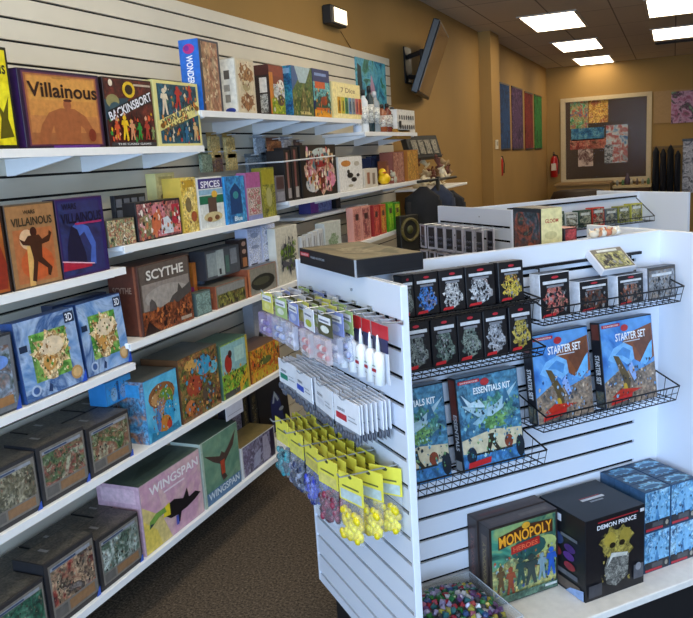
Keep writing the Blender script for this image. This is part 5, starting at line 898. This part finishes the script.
for i, b in enumerate([.175, .118, .062, .006, -.038]):
    hook('short peg hook for the %s of the five glue tubes' % ['leftmost', 'second', 'third', 'fourth', 'rightmost'][i], b, 1.2775, .055)
    epack(gp, -.052, b, 1.262, 'white glue tube on a red card, %s of the five in a row' % ['leftmost', 'second', 'middle', 'fourth', 'rightmost'][i], 'white glue tubes on red cards')
# row two: long white header cards with grey sprues
def sprue(lab, sd, w=.15):
    t = thing('miniature_pack', 'x', 'miniature pack', (0, 0, 0), RE)
    mb = MB(); mb.box(-w/2, -.0015, -.07, w/2, .0015, .012, M('#e8ebf2', .4), .0004)
    mb.flat(lambda u, v, e: (-w/2+u*w, -.0015-e, -.07+v*.082), [('r', .08, .2, .5, .42, lab), ('t', 'SERIES', .3, .56, .3, .1, 0, '#6a6e78'), ('r', .58, .3, .9, .34, '#a0a4ac'), ('r', .58, .44, .84, .47, '#a0a4ac')], w, .082); mb.build('header_card', t)
    mb = MB(); r2 = random.Random(sd); gm = M('#4c505c', .5)
    for i in range(9): x = -w/2+.012+i*(w-.024)/8; mb.ball((x, -.006, -.088+r2.uniform(-.008, .008)), .008, gm, 6, 1, .7, 1.5)
    mb.box(-w/2+.006, -.0012, -.1, w/2-.006, .0, -.071, M('#8a909c', .5)); mb.build('grey_parts', t); return t
sp = [sprue('#c02838', 1), sprue('#1f8a70', 2), sprue('#3050c0', 3), sprue('#d8dce6', 4)]
ln = ['red', 'green', 'blue', 'plain white']
for ci, (b, L, n_, k0) in enumerate([(.09, .112, 8, 0), (.25, .112, 8, 3), (.41, .112, 8, 2), (.565, .108, 8, 1)]):
    hook('middle row peg hook, %s from the panel edge' % ['first', 'second', 'third', 'fourth'][ci], b, 1.053, L+.012)
    for i in range(n_):
        k = k0 if i == 0 else 3
        epack(sp[k], -(L-i*.0142), b, 1.045, 'white carded pack with a %s label, %s on the %s middle row hook' % (ln[k], rn[i], ['rightmost', 'second', 'third', 'leftmost'][ci]), 'white carded packs in the middle row')
# row three: yellow topped bags
def bag(head, fill, sd, w=.1, lower='#b8c8c8'):
    t = thing('token_bag', 'x', 'bag', (0, 0, 0), RE)
    mb = MB(); mb.box(-w/2, -.0015, -.07, w/2, .0015, .012, M('#e2d94e', .45), .0004); mb.flat(lambda u, v, e: (-w/2+u*w, -.0015-e, -.07+v*.082), [('r', .06, .06, .94, .4, lower), ('e', .5, .9, .08, .06, '#4a4a30'), ('r', .15, .5, .85, .56, '#6a6a38')], w, .082); mb.build('header_card', t)
    mb = MB(); r2 = random.Random(sd)
    for i in range(70):
        mb.ball((r2.uniform(-w*.36, w*.36), r2.uniform(-.012, .004), r2.uniform(-.17, -.095)), .0105, M(fill[i % 3], .4), 6, 1, .8, 1.1)
    mb.build('tokens', t)
    mb = MB(); n = 14; vs = []; fs = []; mm = plastic('#e8ecf4', .13)
    for j, (k, v, q) in enumerate([(1, -.07, .1), (1, -.085, .5), (.98, -.12, 1), (1, -.16, .9), (.96, -.178, .5), (.8, -.186, .1)]):
        for i in range(n): a = 2*pi*i/n; vs.append((cos(a)*w/2*k, sin(a)*.018*q-.004*q, v))
    for j in range(5):
        for i in range(n): fs.append((j*n+i, j*n+(i+1) % n, (j+1)*n+(i+1) % n, (j+1)*n+i))
    mb.faces(vs, fs, mm, True); mb.build('clear_bag', t); return t
YH = ['#c8c030', '#e4dc50', '#efe878', '#b8b028']
bg = dict(yellow=bag(YH, ['#e0cc10', '#f4e428', '#d8c018'], 1), maroon=bag(YH, ['#4a1428', '#6a1c34', '#8a3048'], 2, lower='#d8cc70'), blue=bag(YH, ['#1c2870', '#2c3cb0', '#6a78d0'], 3, lower='#c8bc60'), navy=bag(YH, ['#182038', '#2a3458', '#8a90a8'], 4, lower='#d8d060'), teal=bag(YH, ['#143c48', '#1c6a74', '#2a8a94'], 5, lower='#d8d060'), tan=bag(YH, ['#8a7a50', '#b0a070', '#6a6048'], 6, lower='#a89c50'))
for ci, (b, seq) in enumerate([(.03, [('yellow', .14), ('yellow', .085), ('yellow', .035)]), (.165, [('maroon', .15), ('maroon', .12), ('tan', .09), ('tan', .06), ('tan', .03)]), (.30, [('blue', .145), ('blue', .115), ('tan', .09), ('tan', .06), ('tan', .03)]), (.43, [('navy', .145), ('navy', .115), ('tan', .09), ('tan', .06), ('tan', .03)]), (.56, [('teal', .145), ('navy', .115), ('tan', .09), ('tan', .075), ('tan', .04)])]):
    w_ = ['nearest', 'second', 'third', 'fourth', 'farthest'][ci]
    hook('lowest row peg hook, %s to the panel edge' % w_, b, .862, seq[0][1]+.03)
    for i, (c, L) in enumerate(seq):
        epack(bg[c], -L, b, .855, 'yellow topped bag of %s tokens, %s on the %s hook of the lowest row' % (c, rn[i], w_), 'yellow topped token bags', turn=(14+9*i if ci == 0 else 8 if ci == 1 else 0))
def drop(p):
    for ch in [x for x in bpy.data.objects if x.parent == p]: drop(ch)
    bpy.data.objects.remove(p)
for p in protos+[gp]+sp+list(bg.values()): drop(p)
# ------------------------------------------------------------ second unit: packs and baskets
def GL2(a, b, z=0): return O2+AV*a+BV*b+Vector((0, 0, z))
t0 = thing('dice_pack', 'x', 'dice pack', (0, 0, 0), RE); mb = MB(); w = .075
for a in [(-w/2, -.13, w/2, -.118), (-w/2, .0, w/2, .012), (-w/2, -.118, -w/2+.008, .0), (w/2-.008, -.118, w/2, 0)]: mb.box(a[0], -.004, a[1], a[2], .004, a[3], M('#b8b4c0', .3))
mb.build('frame', t0); mb = MB(); mb.box(-w/2+.008, -.002, -.118, w/2-.008, .003, 0, M('#1c1c26', .3)); 
for i in range(4): mb.ball((-.012+.024*(i % 2), -.004, -.09+.03*(i//2)), .009, '#4a4a58', 6)
mb.build('dark_window', t0)
for j, zz_ in enumerate((1.265, 1.11)):
    for i in range(7):
        for k, a in enumerate((-.16, -.09)):
            b = .02+i*.1
            if k and i == 6: continue
            dup(t0, loc=GL2(a, b, zz_), rz=RE+radians(rnd.uniform(-8, 8)), label='framed black dice pack, %s row of the second unit, %s from its near edge, %s' % (['upper', 'lower'][j], ['first', 'second', 'third', 'fourth', 'fifth', 'sixth', 'seventh'][i], ['outer', 'inner'][k]), group='framed dice packs on the second display unit')
    mb = MB()
    for i in range(7): mb.tube((0, .02+i*.1, zz_+.008), (-.17, .02+i*.1, zz_+.01), .0025, MET)
    mb.tube((-.17, 0, zz_+.012), (-.17, .64, zz_+.012), .003, MET); tag(mb.build('wire_rack', None, tuple(O2), (0, 0, RZ)), ['upper', 'lower'][j]+' wire rack holding framed dice packs on the second unit', 'rack')
for ch in [x for x in bpy.data.objects if x.parent == t0]: bpy.data.objects.remove(ch)
bpy.data.objects.remove(t0)
u2cols = [('#1f4a3a', 'dark green'), ('#a83428', 'red'), ('#3a5a4a', 'grey green'), ('#c0c4c0', 'pale'), ('#2a4a3c', 'deep green'), ('#c03020', 'scarlet'), ('#5a6a74', 'slate'), ('#8a8c34', 'olive'), ('#b8b440', 'yellow green')]
for i, (c, nm) in enumerate(u2cols):
    a0 = .28+i*.103
    game_box('game_box', '%s game box standing in the wire basket of the second display unit' % nm, 'game box', tuple(GL2(a0+.05, .22, 1.195)), RZ, .095, .095+.008*(i % 3), .06, c, [('r', .06, .06, .94, .94, art([c, '#20282c', '#a8a890', c], 22, i)), ('r', .15, .7, .85, .85, '#c8ccc8')], top=[('r', .05, .1, .95, .9, art(['#1c2426', c, '#c8ccc8'], 24, i+3))], group='game boxes on the second display unit', lean=2)
o = thing('wire_basket', 'black wire basket along the front of the second display unit', 'basket', tuple(GL2(.74, BF, 1.195)), RZ)
mb = MB(); mb.path([(-.5, -.005, .14), (-.5, -.16, .03), (.5, -.16, .03), (.5, -.005, .14)], .003, WIRE); mb.path([(-.5, -.005, 0), (-.5, -.16, 0), (.5, -.16, 0), (.5, -.005, 0)], .003, WIRE); mb.box(-.5, -.012, .145, .5, -.001, .155, WIRE)
for i in range(26): mb.path([(-.5+.04*i, -.005, 0), (-.5+.04*i, -.16, 0), (-.5+.04*i, -.16, .03)], .0016, WIRE, 4)
mb.build('wire_mesh', o)
# ---- things standing behind the top edge of the nearest unit
ZH = 1.205
bb = .42
a0 = along_px(GL(0, bb, ZT), AV, 541.5); a1 = along_px(GL(0, bb, ZT), AV, 562)
hh = hpx(a0, bb, 209)-ZH
gbox('box with a cream front and dark pictured side behind the top of the nearest unit', a0, a1, bb, ZH, hh, .16, '#d0c48c', [('r', 0, 0, 1, 1, '#d6ca94'), ('t', 'GLOOM', .5, .84, .64, .05, 0, '#a83c28'), ('e', .45, .66, .3, .05, '#c0b480'), ('e', .3, .3, .25, .08, '#8a8458'), ('e', .7, .36, .2, .06, '#b8ac78')],
  left=[('r', 0, 0, 1, 1, '#20242a'), ('r', .05, .05, .95, .95, art(['#1c2024', '#3a4a54', '#7a3c2c', '#20282c', '#4a5a50'], 12, 4)), ('e', .65, .45, .16, .12, '#8a4a30')], top=[('r', 0, 0, 1, 1, '#2c241e'), ('e', .5, .5, .4, .3, '#1c1815')])
a2 = along_px(GL(0, bb, ZT), AV, 577); 
gbox('low red and dark box right of the cream fronted box', a1+.012, a2, bb, ZH, hh*.72, .1, '#2a2024', [('r', .05, .4, .95, .98, art(['#8a2830', '#b04a4c', '#2a1c20'], 24, 3)), ('r', .05, .02, .95, .4, art(['#2a2428', '#6a6468', '#1c1a1c'], 26, 3))], top=[('r', 0, 0, 1, 1, '#a03c40')])
for i in range(6):
    a_ = along_px(GL(0, .36, ZT), AV, 589+4.6*i); mb = MB(); c = ['#d8c8b0', '#c08a64', '#e0d8c8', '#b87050', '#d0b898', '#e8e0d0'][i]; m = M(c, .7)
    mb.ball((0, 0, .014), .014, m, 8, 1.3, 1, .9); mb.ball((.012, 0, .026), .008, m, 6); mb.tube((-.01, 0, .02), (-.018, 0, .032), .003, m)
    tag(mb.build('figurine', None, tuple(GL(a_, .336, ZT)), (0, 0, i*.9)), ['pale tan', 'orange brown', 'off white', 'reddish', 'sand coloured', 'ivory'][i]+' tiny figurine lying on the top edge of the nearest unit', 'figurine')
# ------------------------------------------------------------ light, world, camera
def area(name, loc, rot, sx, sy, col, e):
    l = bpy.data.lights.new(name, 'AREA'); l.shape = 'RECTANGLE'; l.size = sx; l.size_y = sy; l.color = col; l.energy = e
    o = bpy.data.objects.new(name, l); COL.objects.link(o); o.location = loc; o.rotation_euler = rot; return o
area('window_daylight', (1.2, YF+.05, 1.55), (radians(90), 0, 0), 6.2, 2.4, (.47, .69, 1.0), 480)
w = bpy.data.worlds.new('World'); bpy.context.scene.world = w; w.use_nodes = True
w.node_tree.nodes['Background'].inputs[0].default_value = (.62, .78, 1, 1); w.node_tree.nodes['Background'].inputs[1].default_value = 1.0
cd = bpy.data.cameras.new('Camera'); cam = bpy.data.objects.new('Camera', cd); COL.objects.link(cam)
cd.sensor_fit = 'HORIZONTAL'; cd.sensor_width = 36; cd.lens = 36*FPX/IW; cd.clip_start = .05
Mx = Matrix((RT, UP, -FW)).transposed().to_4x4(); Mx.translation = CAM; cam.matrix_world = Mx
sc = bpy.context.scene; sc.camera = cam
sc.view_settings.view_transform = 'Standard'; sc.view_settings.look = 'None'; sc.view_settings.gamma = 1; sc.view_settings.exposure = -.14
